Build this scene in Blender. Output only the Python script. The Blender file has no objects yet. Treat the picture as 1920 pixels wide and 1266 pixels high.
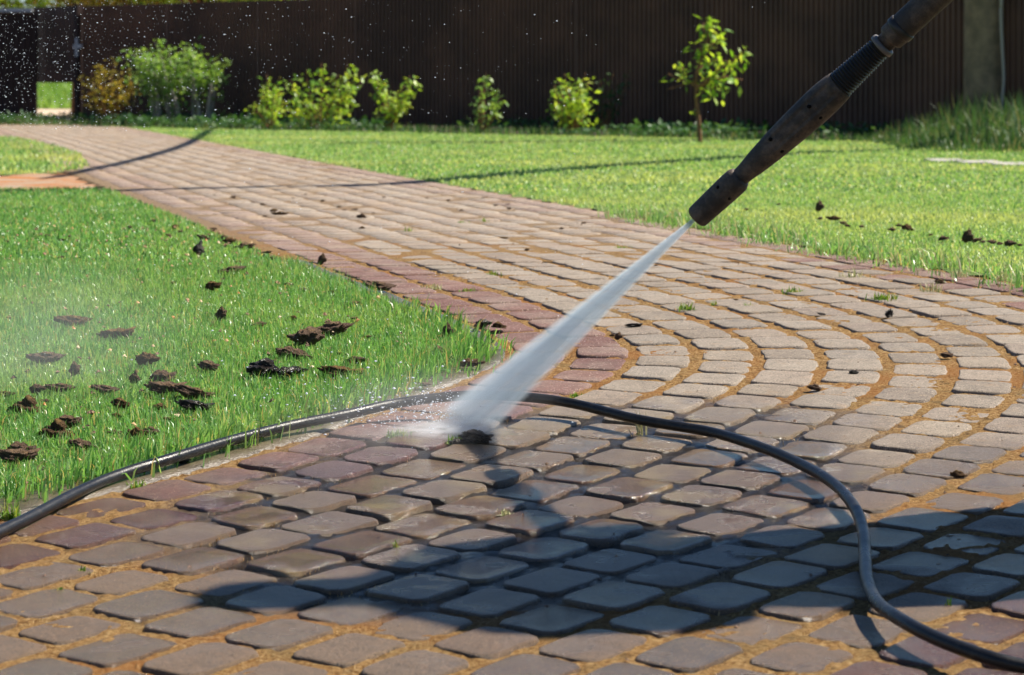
import bpy, bmesh, math, random
import numpy as np
from mathutils import Vector, Matrix, noise as mnoise

random.seed(7)
rng = np.random.default_rng(11)
C = bpy.context.scene.collection
R = math.radians

# ------------------------------------------------------------------ camera, world, sun, exposure
FPX, HORIZON, PXW = 5000.0, 150.0, 1920.0        # focal length in photo pixels, row of the horizon
NEAR_H, NEAR_ROW, BREAK_Y, SOFT = 0.89, -170.0, 6.3, 0.4
SLOPE = (HORIZON - NEAR_ROW) / FPX               # the near paving climbs gently away from the camera
CAM_Z = NEAR_H - SLOPE * BREAK_Y
CAM_Z = -(-NEAR_H + SLOPE * BREAK_Y)
SUNV = Vector((0.81, 0.30, 1.0))                 # towards the sun

sc = bpy.context.scene
cam_data = bpy.data.cameras.new("camera")
cam = bpy.data.objects.new("camera", cam_data)
C.objects.link(cam)
cam.location = (0, 0, CAM_Z)
cam.rotation_euler = (R(90), 0, 0)
cam_data.sensor_width = 36
cam_data.lens = FPX / PXW * 36
cam_data.shift_y = -(633 - HORIZON) / PXW
cam_data.clip_start = 0.05
cam_data.clip_end = 3000
cam_data.dof.use_dof = True
cam_data.dof.focus_distance = 4.75
cam_data.dof.aperture_fstop = 12.0
sc.camera = cam

w = bpy.data.worlds.new("World")
sc.world = w
w.use_nodes = True
nt = w.node_tree
bg = nt.nodes["Background"]
sky = nt.nodes.new("ShaderNodeTexSky")
sky.sky_type = 'NISHITA'
sky.sun_disc = False
SUN_EL = math.atan2(SUNV.z, math.hypot(SUNV.x, SUNV.y))
sky.sun_elevation = SUN_EL
sky.sun_rotation = math.atan2(SUNV.x, SUNV.y)
sky.ozone_density = 8.0
sky.dust_density = 0.0
nt.links.new(sky.outputs[0], bg.inputs[0])
bg.inputs[1].default_value = 0.05

sun_d = bpy.data.lights.new("sun", 'SUN')
sun_d.energy = 5.0
sun_d.angle = R(0.8)
sun_d.color = (1.0, 0.93, 0.81)
sun = bpy.data.objects.new("sun", sun_d)
C.objects.link(sun)
sun.rotation_euler = SUNV.to_track_quat('Z', 'Y').to_euler()
sun.location = (8, 3, 10)

sc.view_settings.view_transform = 'Standard'
sc.view_settings.look = 'None'
sc.view_settings.gamma = 1
sc.view_settings.exposure = 1.05
sc.cycles.volume_bounces = 3
sc.cycles.volume_step_rate = 0.5
sc.cycles.transparent_max_bounces = 16
sc.cycles.max_bounces = 8
sc.cycles.sample_clamp_indirect = 6

# ------------------------------------------------------------------ terrain helpers
def gz(Y):
    d = (np.asarray(Y, float) - BREAK_Y) / SOFT
    return SLOPE * SOFT * (d - np.logaddexp(0, d))

def at(px, py, h=0.0):
    """point of the terrain (raised by h) seen at a pixel of the photograph"""
    lo, hi = 1.2, 400.0
    for _ in range(70):
        m = (lo + hi) / 2
        if CAM_Z - (py - HORIZON) / FPX * m - float(gz(m)) - h > 0: lo = m
        else: hi = m
    return Vector(((px - 960) / FPX * lo, lo, float(gz(lo)) + h))

def proj(x, y, z):
    return 960 + FPX * x / y, HORIZON + FPX * (CAM_Z - z) / y

def lift(px, py, Y):
    """point at distance Y seen at a pixel"""
    return Vector(((px - 960) / FPX * Y, Y, CAM_Z - (py - HORIZON) / FPX * Y))

def inside(P, poly):
    P = np.asarray(P, float); poly = np.asarray(poly, float)
    x, y = P[:, 0], P[:, 1]
    res = np.zeros(len(P), bool)
    n = len(poly); j = n - 1
    for i in range(n):
        xi, yi = poly[i]; xj, yj = poly[j]
        c = ((yi > y) != (yj > y)) & (x < (xj - xi) * (y - yi) / (yj - yi + 1e-12) + xi)
        res ^= c
        j = i
    return res

def wet_np(x, y):
    dx = x - 0.06; dy = y - 4.12; a = R(28)
    u = (dx * math.cos(a) - dy * math.sin(a)) / 0.50; v = (dx * math.sin(a) + dy * math.cos(a)) / 0.80
    r = np.sqrt(u * u + v * v) + (vnoise(x * 7, y * 7) - .5) * .5
    return np.clip((1.08 - r) / .3, 0, 1)

_g = rng.random((256, 256))
def vnoise(x, y):
    """smooth value noise 0..1"""
    x = np.asarray(x, float); y = np.asarray(y, float)
    xi = np.floor(x).astype(int); yi = np.floor(y).astype(int)
    fx = x - xi; fy = y - yi
    fx = fx * fx * (3 - 2 * fx); fy = fy * fy * (3 - 2 * fy)
    a = _g[xi & 255, yi & 255]; b = _g[(xi + 1) & 255, yi & 255]
    c = _g[xi & 255, (yi + 1) & 255]; d = _g[(xi + 1) & 255, (yi + 1) & 255]
    return (a * (1 - fx) + b * fx) * (1 - fy) + (c * (1 - fx) + d * fx) * fy

# ------------------------------------------------------------------ object helpers
def link(name, me, m=None, parent=None, smooth=False):
    o = bpy.data.objects.new(name, me)
    C.objects.link(o)
    if m is not None:
        for q in (m if isinstance(m, (list, tuple)) else [m]): me.materials.append(q)
    if smooth: me.polygons.foreach_set('use_smooth', np.ones(len(me.polygons), bool))
    if parent is not None: o.parent = parent
    return o

def np_mesh(name, V, faces_flat, starts):
    me = bpy.data.meshes.new(name)
    V = np.ascontiguousarray(V, dtype=np.float32)
    me.vertices.add(len(V)); me.vertices.foreach_set('co', V.ravel())
    ff = np.ascontiguousarray(faces_flat, dtype=np.int32).ravel()
    me.loops.add(len(ff)); me.loops.foreach_set('vertex_index', ff)
    st = np.ascontiguousarray(starts, dtype=np.int32).ravel()
    me.polygons.add(len(st)); me.polygons.foreach_set('loop_start', st)
    me.update(calc_edges=True)
    me.validate()
    return me

def quads(name, V, F):
    F = np.asarray(F, int)
    return np_mesh(name, V, F, np.arange(len(F)) * F.shape[1])

def pyd(name, V, F):
    me = bpy.data.meshes.new(name)
    me.from_pydata([tuple(v) for v in V], [], [tuple(f) for f in F])
    me.update()
    return me

def tag(o, label, cat, group=None, kind=None):
    o['label'] = label; o['category'] = cat
    if group: o['group'] = group
    if kind: o['kind'] = kind
    return o

def empty(name, loc=(0, 0, 0)):
    o = bpy.data.objects.new(name, None)
    o.empty_display_size = 0.05
    C.objects.link(o); o.location = loc
    return o

def tube(pts, rad, sides=10, cap=True):
    """a swept tube: vertices and faces"""
    pts = [Vector(p) for p in pts]
    n = len(pts)
    if not hasattr(rad, '__len__'): rad = [rad] * n
    V, F = [], []
    up = Vector((0, 0, 1))
    u = None
    for i, p in enumerate(pts):
        t = (pts[min(i + 1, n - 1)] - pts[max(i - 1, 0)]).normalized()
        if u is None:
            u = t.cross(up)
            if u.length < 1e-3: u = t.cross(Vector((0, 1, 0)))
            u.normalize()
        else:
            u = (u - t * u.dot(t)).normalized()
        v = t.cross(u)
        for k in range(sides):
            a = 2 * math.pi * k / sides
            V.append(p + (u * math.cos(a) + v * math.sin(a)) * rad[i])
    for i in range(n - 1):
        for k in range(sides):
            k2 = (k + 1) % sides
            F.append((i * sides + k, i * sides + k2, (i + 1) * sides + k2, (i + 1) * sides + k))
    if cap:
        F.append(tuple(range(sides))[::-1]); F.append(tuple((n - 1) * sides + k for k in range(sides)))
    return V, F

def join(parts):
    V, F = [], []
    for v, f in parts:
        b = len(V); V += list(v); F += [tuple(i + b for i in q) for q in f]
    return V, F

def catmull(pts, sub=8):
    pts = [Vector(p) for p in pts]
    P = [pts[0] * 2 - pts[1]] + pts + [pts[-1] * 2 - pts[-2]]
    out = []
    for i in range(1, len(P) - 2):
        a, b, c, d = P[i - 1], P[i], P[i + 1], P[i + 2]
        for k in range(sub):
            t = k / sub
            out.append(0.5 * ((2 * b) + (c - a) * t + (2 * a - 5 * b + 4 * c - d) * t * t + (3 * b - a - 3 * c + d) * t ** 3))
    out.append(pts[-1])
    return out

# ------------------------------------------------------------------ materials
class N:
    def __init__(s, name):
        s.m = bpy.data.materials.new(name); s.m.use_nodes = True
        s.t = s.m.node_tree; s.b = s.t.nodes['Principled BSDF']; s.out = s.t.nodes['Material Output']
    def n(s, typ, **kw):
        q = s.t.nodes.new('ShaderNode' + typ)
        for k, v in kw.items():
            if k.startswith('i_'):
                key = k[2:]
                key = int(key) if key.isdigit() else key
                s.set(q.inputs[key], v)
            else: setattr(q, k, v)
        return q
    def set(s, sock, v):
        if hasattr(v, 'node') or isinstance(v, bpy.types.NodeSocket): s.t.links.new(v, sock)
        else: sock.default_value = v
    def p(s, key, v): s.set(s.b.inputs[key], v)
    def math(s, op, a, b=None, c=None, clamp=False):
        q = s.n('Math', operation=op, use_clamp=clamp)
        s.set(q.inputs[0], a)
        if b is not None: s.set(q.inputs[1], b)
        if c is not None: s.set(q.inputs[2], c)
        return q.outputs[0]
    def mix(s, f, a, b, typ='RGBA', mode='MIX'):
        q = s.n('Mix', data_type=typ)
        if typ == 'RGBA':
            q.blend_type = mode; ia, ib, o = 6, 7, 2
        else: ia, ib, o = 2, 3, 0
        s.set(q.inputs[0], f); s.set(q.inputs[ia], a); s.set(q.inputs[ib], b)
        return q.outputs[o]
    def ramp(s, f, stops):
        q = s.n('ValToRGB'); s.set(q.inputs[0], f)
        e = q.color_ramp.elements
        while len(e) < len(stops): e.new(0.5)
        for i, (p, c) in enumerate(stops):
            e[i].position = p; e[i].color = (*c, 1) if len(c) == 3 else c
        return q.outputs[0]
    def noise(s, scale, detail=3, rough=0.55, vec=None, out=0):
        q = s.n('TexNoise'); q.inputs['Scale'].default_value = scale; q.inputs['Detail'].default_value = detail
        q.inputs['Roughness'].default_value = rough
        if vec is not None: s.set(q.inputs['Vector'], vec)
        return q.outputs[out]
    def geo(s): return s.n('NewGeometry')
    def bump(s, h, strength=0.3, dist=0.01):
        q = s.n('Bump'); q.inputs['Strength'].default_value = strength; q.inputs['Distance'].default_value = dist
        s.set(q.inputs['Height'], h); s.p('Normal', q.outputs[0]); return q
    def sstep(s, v, a, b):
        if not isinstance(a, (int, float)):
            q = s.n('MapRange', interpolation_type='SMOOTHSTEP'); s.set(q.inputs[0], v); s.set(q.inputs[1], a); q.inputs[2].default_value = b
            return q.outputs[0]
        q = s.n('MapRange', interpolation_type='SMOOTHSTEP')
        s.set(q.inputs[0], v); q.inputs[1].default_value = a; q.inputs[2].default_value = b
        return q.outputs[0]

def c4(r, g, b): return (r, g, b, 1)

def wet_mask(s, pos):
    """the soaked patch round the jet, in metres on the ground"""
    sep = s.n('SeparateXYZ'); s.set(sep.inputs[0], pos)
    x, y = sep.outputs[0], sep.outputs[1]
    dx = s.math('SUBTRACT', x, 0.06); dy = s.math('SUBTRACT', y, 4.12)
    a = R(28)
    u = s.math('ADD', s.math('MULTIPLY', dx, math.cos(a) / 0.50), s.math('MULTIPLY', dy, -math.sin(a) / 0.50))
    v = s.math('ADD', s.math('MULTIPLY', dx, math.sin(a) / 0.80), s.math('MULTIPLY', dy, math.cos(a) / 0.80))
    r = s.math('SQRT', s.math('ADD', s.math('MULTIPLY', u, u), s.math('MULTIPLY', v, v)))
    nz = s.noise(6.0, 6, 0.68, pos)
    r = s.math('ADD', r, s.math('MULTIPLY', s.math('SUBTRACT', nz, 0.5), 0.75))
    q = s.n('MapRange', interpolation_type='SMOOTHSTEP')
    s.set(q.inputs[0], r); q.inputs[1].default_value = 1.12; q.inputs[2].default_value = 0.80
    return q.outputs[0]

def paver_mat(name, ca, cb, wetc, pal):
    s = N(name); g = s.geo(); pos = g.outputs['Position']; rnd = g.outputs['Random Per Island']
    wn = s.n('TexWhiteNoise', noise_dimensions='1D'); s.set(wn.inputs['W'], s.math('MULTIPLY', rnd, 91.7))
    base = s.mix(0.62, s.ramp(wn.outputs[0], pal), s.mix(rnd, c4(*ca), c4(*cb)))
    sp = s.n('SeparateXYZ'); s.set(sp.inputs[0], pos)
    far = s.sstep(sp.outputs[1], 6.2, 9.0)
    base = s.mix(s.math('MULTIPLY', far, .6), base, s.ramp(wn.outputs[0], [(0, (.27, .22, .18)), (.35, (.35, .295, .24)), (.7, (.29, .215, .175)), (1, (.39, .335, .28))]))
    # cloudy weathering
    n1 = s.noise(38, 5, 0.6, pos); n2 = s.noise(9, 3, 0.5, pos)
    base = s.mix(s.math('MULTIPLY', s.sstep(n1, 0.42, 0.72), 0.55), base, s.mix(0.5, base, c4(0.05, 0.045, 0.04), mode='MIX'))
    base = s.mix(s.math('MULTIPLY', s.sstep(n2, 0.4, 0.75), 0.35), base, c4(0.36, 0.31, 0.25))
    gr = s.noise(900, 2, .8, pos)
    base = s.mix(1.0, base, s.ramp(gr, [(.30, (.45, .44, .43)), (.5, (1.0, 1.0, 1.0)), (.68, (1.6, 1.55, 1.5))]), mode='MULTIPLY')
    # aggregate specks
    vo = s.n('TexVoronoi'); vo.inputs['Scale'].default_value = 330; s.set(vo.inputs['Vector'], pos)
    sepc = s.n('SeparateColor'); s.set(sepc.inputs[0], vo.outputs['Color'])
    light = s.math('MULTIPLY', s.math('GREATER_THAN', sepc.outputs[0], 0.90), s.math('LESS_THAN', vo.outputs['Distance'], 0.42))
    dark = s.math('MULTIPLY', s.math('LESS_THAN', sepc.outputs[0], 0.16), s.math('LESS_THAN', vo.outputs['Distance'], 0.45))
    base = s.mix(s.math('MULTIPLY', light, 0.75), base, c4(0.62, 0.50, 0.40))
    base = s.mix(s.math('MULTIPLY', dark, 0.8), base, c4(0.035, 0.03, 0.028))
    # orange moss dust creeping on from the joints
    n3 = s.noise(26, 5, 0.65, pos)
    base = s.mix(s.math('MULTIPLY', s.sstep(n3, s.math('SUBTRACT', .56, s.math('MULTIPLY', far, .08)), 0.74), 0.36), base, c4(0.34, 0.20, 0.09))
    dampy = s.math('ADD', sp.outputs[1], s.math('MULTIPLY', s.math('SUBTRACT', s.noise(3.0, 4, .6, pos), .5), 1.2))
    dm = s.n('MapRange', interpolation_type='SMOOTHSTEP'); s.set(dm.inputs[0], dampy); dm.inputs[1].default_value = 4.75; dm.inputs[2].default_value = 4.0
    damp = dm.outputs[0]
    base = s.mix(s.math('MULTIPLY', damp, 0.95), base, s.mix(1.0, base, c4(.48, .36, .245), mode='MULTIPLY'))
    pat = s.sstep(s.noise(2.6, 6, .72, pos), .50, .66)
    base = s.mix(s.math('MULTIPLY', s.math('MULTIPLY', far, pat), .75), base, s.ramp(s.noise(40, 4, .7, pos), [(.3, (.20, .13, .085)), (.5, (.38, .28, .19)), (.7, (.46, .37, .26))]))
    wet = wet_mask(s, pos)
    wetcol = s.mix(0.72, s.mix(1.0, base, c4(*wetc), mode='MULTIPLY'), c4(0.10, 0.085, 0.06), mode='MIX') if False else s.mix(1.0, base, c4(*wetc), mode='MULTIPLY')
    algae = s.sstep(s.noise(7, 3, 0.6, pos), 0.5, 0.68)
    wetcol = s.mix(s.math('MULTIPLY', algae, 0.6), wetcol, c4(0.20, 0.135, 0.045))
    s.p('Base Color', s.mix(wet, base, wetcol))
    film = s.sstep(s.math('ADD', s.noise(12, 3, 0.6, pos), s.math('MULTIPLY', s.math('SUBTRACT', rnd, .5), .45)), 0.42, 0.60)
    rough_wet = s.mix(film, 0.34, 0.07, 'FLOAT')
    s.p('Roughness', s.mix(wet, s.mix(damp, s.mix(n1, 0.6, 0.8, 'FLOAT'), s.mix(s.sstep(s.math('ADD', n2, s.math('MULTIPLY', rnd, .4)), .45, .8), 0.52, 0.16, 'FLOAT'), 'FLOAT'), rough_wet, 'FLOAT'))
    s.p('Specular IOR Level', s.mix(wet, s.mix(damp, .25, .48, 'FLOAT'), 0.75, 'FLOAT'))
    hh = s.math('ADD', s.math('ADD', s.math('MULTIPLY', gr, .5), s.math('MULTIPLY', s.noise(330, 4, 0.7, pos), 0.8)), s.math('MULTIPLY', s.noise(60, 5, 0.65, pos), 0.9))
    bq = s.bump(hh, 0.5, 0.004)
    s.set(bq.inputs['Strength'], s.mix(s.math('MULTIPLY', wet, film), 0.95, 0.55, 'FLOAT'))
    return s.m

M = {}
M['grey'] = paver_mat("grey_concrete_paver", (0.315, 0.262, 0.208), (0.215, 0.178, 0.140), (0.62, 0.50, 0.32), [(0, (.185, .142, .105)), (.25, (.275, .225, .175)), (.42, (.235, .21, .185)), (.62, (.34, .27, .19)), (.82, (.215, .155, .125)), (1, (.30, .25, .20))])
M['red'] = paver_mat("red_concrete_paver", (0.205, 0.105, 0.085), (0.140, 0.070, 0.060), (0.54, 0.40, 0.42), [(0, (.15, .07, .06)), (.5, (.22, .11, .09)), (.8, (.18, .10, .095)), (1, (.24, .145, .115))])

def bed_mat():
    s = N("joint_moss_bed"); pos = s.geo().outputs['Position']
    n = s.math('ADD', s.math('MULTIPLY', s.noise(150, 3, 0.7, pos), .55), s.math('MULTIPLY', s.noise(520, 3, .8, pos), .45)); n2 = s.noise(12, 4, 0.6, pos); n3 = s.noise(620, 2, 0.7, pos)
    col = s.ramp(n, [(0.36, (0.07, 0.034, 0.014)), (0.45, (0.28, 0.14, 0.048)), (0.54, (0.52, 0.31, 0.12)), (0.64, (0.74, 0.54, 0.28))])
    col = s.mix(s.sstep(n2, 0.45, 0.7), col, s.mix(0.45, col, c4(0.24, 0.18, 0.085)))
    col = s.mix(s.math('MULTIPLY', s.sstep(s.noise(34, 4, .7, pos), .56, .68), .6), col, c4(.10, .065, .035))
    col = s.mix(s.math('MULTIPLY', s.sstep(s.noise(4, 2, 0.5, pos), 0.5, 0.7), 0.5), col, c4(0.40, 0.15, 0.04))
    sp = s.n('SeparateXYZ'); s.set(sp.inputs[0], pos)
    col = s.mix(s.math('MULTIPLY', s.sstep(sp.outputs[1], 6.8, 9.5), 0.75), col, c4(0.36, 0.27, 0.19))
    wet = wet_mask(s, pos)
    wc = s.ramp(n, [(0.3, (0.018, 0.013, 0.010)), (0.6, (0.05, 0.036, 0.024)), (0.8, (0.10, 0.075, 0.04))])
    s.p('Base Color', s.mix(wet, col, wc))
    s.p('Roughness', s.mix(wet, 0.95, s.mix(s.sstep(n2, .4, .6), 0.12, 0.25, 'FLOAT'), 'FLOAT'))
    s.p('Specular IOR Level', s.mix(wet, 0.1, 0.9, 'FLOAT'))
    s.bump(s.math('ADD', n, s.math('MULTIPLY', n3, 0.6)), 1.0, 0.018)
    return s.m
M['bed'] = bed_mat()

def simple(name, col, rough=0.6, spec=0.4, nscale=None, col2=None, bump=0.0, bscale=None, metallic=0.0):
    s = N(name)
    tc = s.n('TexCoord').outputs['Object']
    if nscale:
        f = s.noise(nscale, 5, 0.6, tc)
        s.p('Base Color', s.mix(s.sstep(f, 0.35, 0.65), c4(*col), c4(*(col2 or col))))
    else: s.p('Base Color', c4(*col))
    s.p('Roughness', rough); s.p('Specular IOR Level', spec); s.p('Metallic', metallic)
    if bump: s.bump(s.noise(bscale or nscale or 40, 4, 0.65, tc), bump, 0.01)
    return s.m

def leafy(name, stops, trans=0.5, tint=(1.25, 1.15, 0.5), rough=0.45, big=None, spec=0.4):
    """thin green blade or leaf: reflects, lets light through; hue differs from leaf to leaf"""
    s = N(name); g = s.geo(); rnd = g.outputs['Random Per Island']; pos = g.outputs['Position']
    col = s.ramp(rnd, stops)
    if big:
        f = s.sstep(s.noise(big[0], 3, 0.55, pos), big[1], big[2])
        col = s.mix(s.math('MULTIPLY', f, big[4]), col, c4(*big[3]))
    s.p('Base Color', col); s.p('Roughness', rough); s.p('Specular IOR Level', spec)
    tr = s.n('BsdfTranslucent')
    s.set(tr.inputs[0], s.mix(1.0, col, c4(*tint), mode='MULTIPLY'))
    mx = s.n('MixShader'); mx.inputs[0].default_value = trans
    s.t.links.new(s.b.outputs[0], mx.inputs[1]); s.t.links.new(tr.outputs[0], mx.inputs[2])
    s.t.links.new(mx.outputs[0], s.out.inputs[0])
    return s.m

M['grass_near'] = leafy("lush_grass", [(0.0, (0.07, 0.20, 0.045)), (0.35, (0.135, 0.33, 0.085)), (0.7, (0.21, 0.42, 0.13)), (0.9, (0.33, 0.49, 0.21)), (0.94, (0.55, 0.45, 0.24)), (1.0, (0.50, 0.36, 0.18))],
    0.45, (1.2, 1.15, 0.6), 0.32, (1.6, 0.42, 0.7, (0.32, 0.46, 0.15), 0.45), 0.5)
M['grass_far'] = leafy("mown_grass", [(0.0, (0.16, 0.34, 0.085)), (0.4, (0.26, 0.46, 0.13)), (0.8, (0.37, 0.55, 0.20)), (0.95, (0.58, 0.58, 0.30))],
    0.45, (1.2, 1.1, 0.6), 0.4, (0.6, 0.44, 0.66, (0.58, 0.62, 0.24), 0.6), 0.4)
M['weed'] = leafy("joint_weed", [(0.0, (0.07, 0.18, 0.02)), (0.6, (0.16, 0.30, 0.04)), (1.0, (0.40, 0.36, 0.12))], 0.4)
M['straw'] = leafy("straw_stalk", [(0.0, (0.30, 0.36, 0.14)), (0.5, (0.45, 0.42, 0.22)), (1.0, (0.55, 0.48, 0.30))], 0.25, (1, 1, .8))
M['leaf_lime'] = leafy("lime_leaf", [(0.0, (0.15, 0.33, 0.045)), (0.5, (0.34, 0.54, 0.08)), (1.0, (0.56, 0.68, 0.16))], 0.5, (1.3, 1.15, 0.4), 0.35)
M['leaf_mid'] = leafy("mid_green_leaf", [(0.0, (0.13, 0.28, 0.06)), (0.6, (0.26, 0.44, 0.10)), (1.0, (0.38, 0.54, 0.17))], 0.45, (1.2, 1.1, 0.5), 0.4)
M['leaf_gold'] = leafy("golden_leaf", [(0.0, (0.14, 0.17, 0.03)), (0.5, (0.36, 0.32, 0.05)), (1.0, (0.50, 0.38, 0.07))], 0.45, (1.2, 1.0, 0.4), 0.4)
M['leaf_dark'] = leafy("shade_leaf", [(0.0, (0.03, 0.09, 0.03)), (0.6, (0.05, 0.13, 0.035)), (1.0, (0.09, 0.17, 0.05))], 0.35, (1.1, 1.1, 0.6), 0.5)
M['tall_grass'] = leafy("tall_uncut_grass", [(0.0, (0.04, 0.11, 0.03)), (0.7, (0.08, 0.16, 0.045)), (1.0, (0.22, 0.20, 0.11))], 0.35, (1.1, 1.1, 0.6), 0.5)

def ground_mat():
    s = N("soil_ground"); pos = s.geo().outputs['Position']
    n = s.noise(30, 6, 0.65, pos)
    s.p('Base Color', s.ramp(n, [(0.3, (0.035, 0.024, 0.015)), (0.55, (0.09, 0.062, 0.036)), (0.75, (0.15, 0.11, 0.065))]))
    s.p('Roughness', 0.95); s.bump(n, 0.8, 0.02)
    return s.m
M['soil'] = ground_mat()

def turf_mat():
    s = N("turf_base"); pos = s.geo().outputs['Position']
    n = s.noise(90, 5, 0.7, pos); b = s.noise(0.9, 3, 0.5, pos)
    col = s.ramp(n, [(0.3, (0.07, 0.13, 0.025)), (0.55, (0.15, 0.26, 0.04)), (0.75, (0.24, 0.34, 0.07))])
    s.p('Base Color', s.mix(s.math('MULTIPLY', s.sstep(b, .4, .7), 0.5), col, c4(0.17, 0.20, 0.045)))
    s.p('Roughness', 0.9); s.bump(n, 0.9, 0.03)
    return s.m
M['turf'] = turf_mat()
M['kerb'] = simple("weathered_concrete", (0.135, 0.105, 0.07), 0.25, 0.5, 14, (0.07, 0.052, 0.034), 0.5, 120)
M['sand'] = simple("pale_sand_road", (0.55, 0.43, 0.32), 0.9, 0.1, 3, (0.42, 0.32, 0.23), 0.3, 30)
M['litter'] = simple("rusty_needle_litter", (0.34, 0.135, 0.045), 0.9, 0.1, 4.5, (0.31, 0.235, 0.17), 0.6, 60)
M['fence'] = simple("brown_fence_paint", (0.135, 0.062, 0.038), 0.5, 0.3, 1.2, (0.070, 0.034, 0.023))
M['fence_red'] = simple("rusty_brown_paint", (0.075, 0.036, 0.026), 0.5, 0.4, 3, (0.05, 0.026, 0.02))
M['dark_metal'] = simple("dark_gate_paint", (0.034, 0.020, 0.018), 0.6, 0.2)
M['grey_metal'] = simple("grey_rail", (0.33, 0.34, 0.38), 0.4, 0.5)
M['postwood'] = simple("weathered_post", (0.36, 0.25, 0.14), 0.85, 0.2, 6, (0.20, 0.145, 0.085), 0.5, 40)
M['conduit'] = simple("pale_conduit", (0.42, 0.36, 0.28), 0.6, 0.3)
M['bark'] = simple("rust_bark", (0.26, 0.13, 0.06), 0.8, 0.2, 30, (0.16, 0.08, 0.045), 0.5)
M['palebark'] = simple("pale_bark", (0.42, 0.38, 0.32), 0.8, 0.2, 20, (0.25, 0.22, 0.18), 0.4)
M['stone'] = simple("pale_slab", (0.42, 0.39, 0.36), 0.8, 0.2, 8, (0.30, 0.28, 0.25), 0.3)

def soil_clod_mat(name, a, b, top, rough, spec):
    s = N(name); g = s.geo(); tc = s.n('TexCoord').outputs['Object']
    n = s.noise(9, 6, 0.7, tc); n2 = s.noise(34, 4, 0.7, tc)
    col = s.ramp(n2, [(0.3, a), (0.6, b), (0.8, tuple(1.6 * q for q in b))])
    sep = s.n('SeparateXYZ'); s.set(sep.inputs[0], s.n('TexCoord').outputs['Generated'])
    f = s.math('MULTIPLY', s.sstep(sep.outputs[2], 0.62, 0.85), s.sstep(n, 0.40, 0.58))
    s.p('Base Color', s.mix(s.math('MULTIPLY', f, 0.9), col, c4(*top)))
    s.p('Roughness', rough); s.p('Specular IOR Level', spec)
    s.bump(s.math('ADD', n, n2), 1.0, 0.05)
    return s.m
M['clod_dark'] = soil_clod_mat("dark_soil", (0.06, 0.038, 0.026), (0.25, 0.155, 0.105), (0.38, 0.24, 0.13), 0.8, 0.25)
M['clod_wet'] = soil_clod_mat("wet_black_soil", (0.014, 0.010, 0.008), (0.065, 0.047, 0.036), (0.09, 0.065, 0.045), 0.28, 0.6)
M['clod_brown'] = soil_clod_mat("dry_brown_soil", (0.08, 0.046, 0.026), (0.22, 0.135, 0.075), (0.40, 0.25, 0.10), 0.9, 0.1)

M['scrap'] = leafy("leaf_scrap", [(0.0, (.45, .20, .06)), (.5, (.55, .38, .20)), (1.0, (.75, .62, .45))], .2, (1, 1, 1))

# ------------------------------------------------------------------ plan of the path: ring line between red border and grey field
RING = 0.125
A_PTS = [(-1.75, 2.2), (-1.1, 3.03), (-0.8, 3.44), (-0.57, 3.75), (-0.39, 3.99), (-0.215, 4.235), (-0.065, 4.51), (0.065, 4.79), (0.165, 5.0), (0.228, 5.2),
         (0.25, 5.38), (0.235, 5.52), (0.17, 5.75), (0.07, 6.05), (-0.06, 6.43), (-0.225, 6.95), (-0.49, 7.96), (-0.80, 9.19), (-1.55, 12.2), (-2.27, 15.1), (-3.6, 20.6), (-6.4, 32.0)]
_p = catmull([(x, y, 0) for x, y in A_PTS], 24)
_p = np.array([(q.x, q.y) for q in _p])
def resample(P, step):
    d = np.hypot(*np.diff(P, axis=0).T); s = np.concatenate([[0], np.cumsum(d)])
    t = np.arange(0, s[-1], step)
    return np.stack([np.interp(t, s, P[:, 0]), np.interp(t, s, P[:, 1])], 1)
BASE = resample(_p, 0.02)
_k = np.ones(9) / 9
for _ in range(3):
    for a in (0, 1):
        pad = np.concatenate([2 * BASE[0, a] - BASE[4:0:-1, a], BASE[:, a], 2 * BASE[-1, a] - BASE[-2:-6:-1, a]])
        BASE[:, a] = np.convolve(pad, _k, 'valid')
def normals(P):
    t = np.gradient(P, axis=0); t /= np.hypot(t[:, 0], t[:, 1])[:, None]
    return np.stack([t[:, 1], -t[:, 0]], 1)          # to the right of the walking direction = outwards
BN = normals(BASE)
_tt = np.clip((BASE[:, 1] - 3.95) / 1.0, 0, 1)
GS = 0.905 + 0.095 * _tt * _tt * (3 - 2 * _tt)
def offset(d):
    return BASE + BN * (d * GS)[:, None]
def offset_m(d):
    return BASE + BN * (d if np.ndim(d) == 0 else np.asarray(d)[:, None])

INNER_LAWN = offset_m(-2.5 * RING - 0.01)
OUTER_EDGE = offset_m(np.where(BASE[:, 1] < 5.0, 1.62, np.interp(BASE[:, 1], [5.0, 5.8], [1.62, 10.15 * RING])))
# left lawn: along the kerb from the camera back to the side path, then away to the left
_in = INNER_LAWN[(INNER_LAWN[:, 1] < 11.55)]
LEFT_LAWN = [tuple(q) for q in _in] + [(-1.85, 11.85), (-2.3, 11.8), (-7.0, 11.2), (-7.0, 2.0)]
FAR_LEFT_LAWN = [(-2.32, 14.6), (-2.45, 15.4), (-2.9, 17.8), (-4.05, 22.0), (-4.9, 23.6), (-9, 24.0), (-9, 12.6), (-2.75, 13.5), (-2.42, 14.0)]
FENCE_A = Vector((-5.02, 31.2, 0)); FENCE_B = Vector((3.4, 23.0, 0))
FDIR = (FENCE_B - FENCE_A).normalized(); FNOR = Vector((FDIR.y, -FDIR.x, 0))    # FNOR points to the camera side
if FNOR.y > 0: FNOR = -FNOR
_out = OUTER_EDGE[OUTER_EDGE[:, 1] < 28.2]
bedL = FENCE_A + FNOR * 2.0 + FDIR * 1.0; bedR = FENCE_B + FDIR * 4 + FNOR * 1.6
_outA = _out[_out[:, 1] > 2.2]
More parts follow.
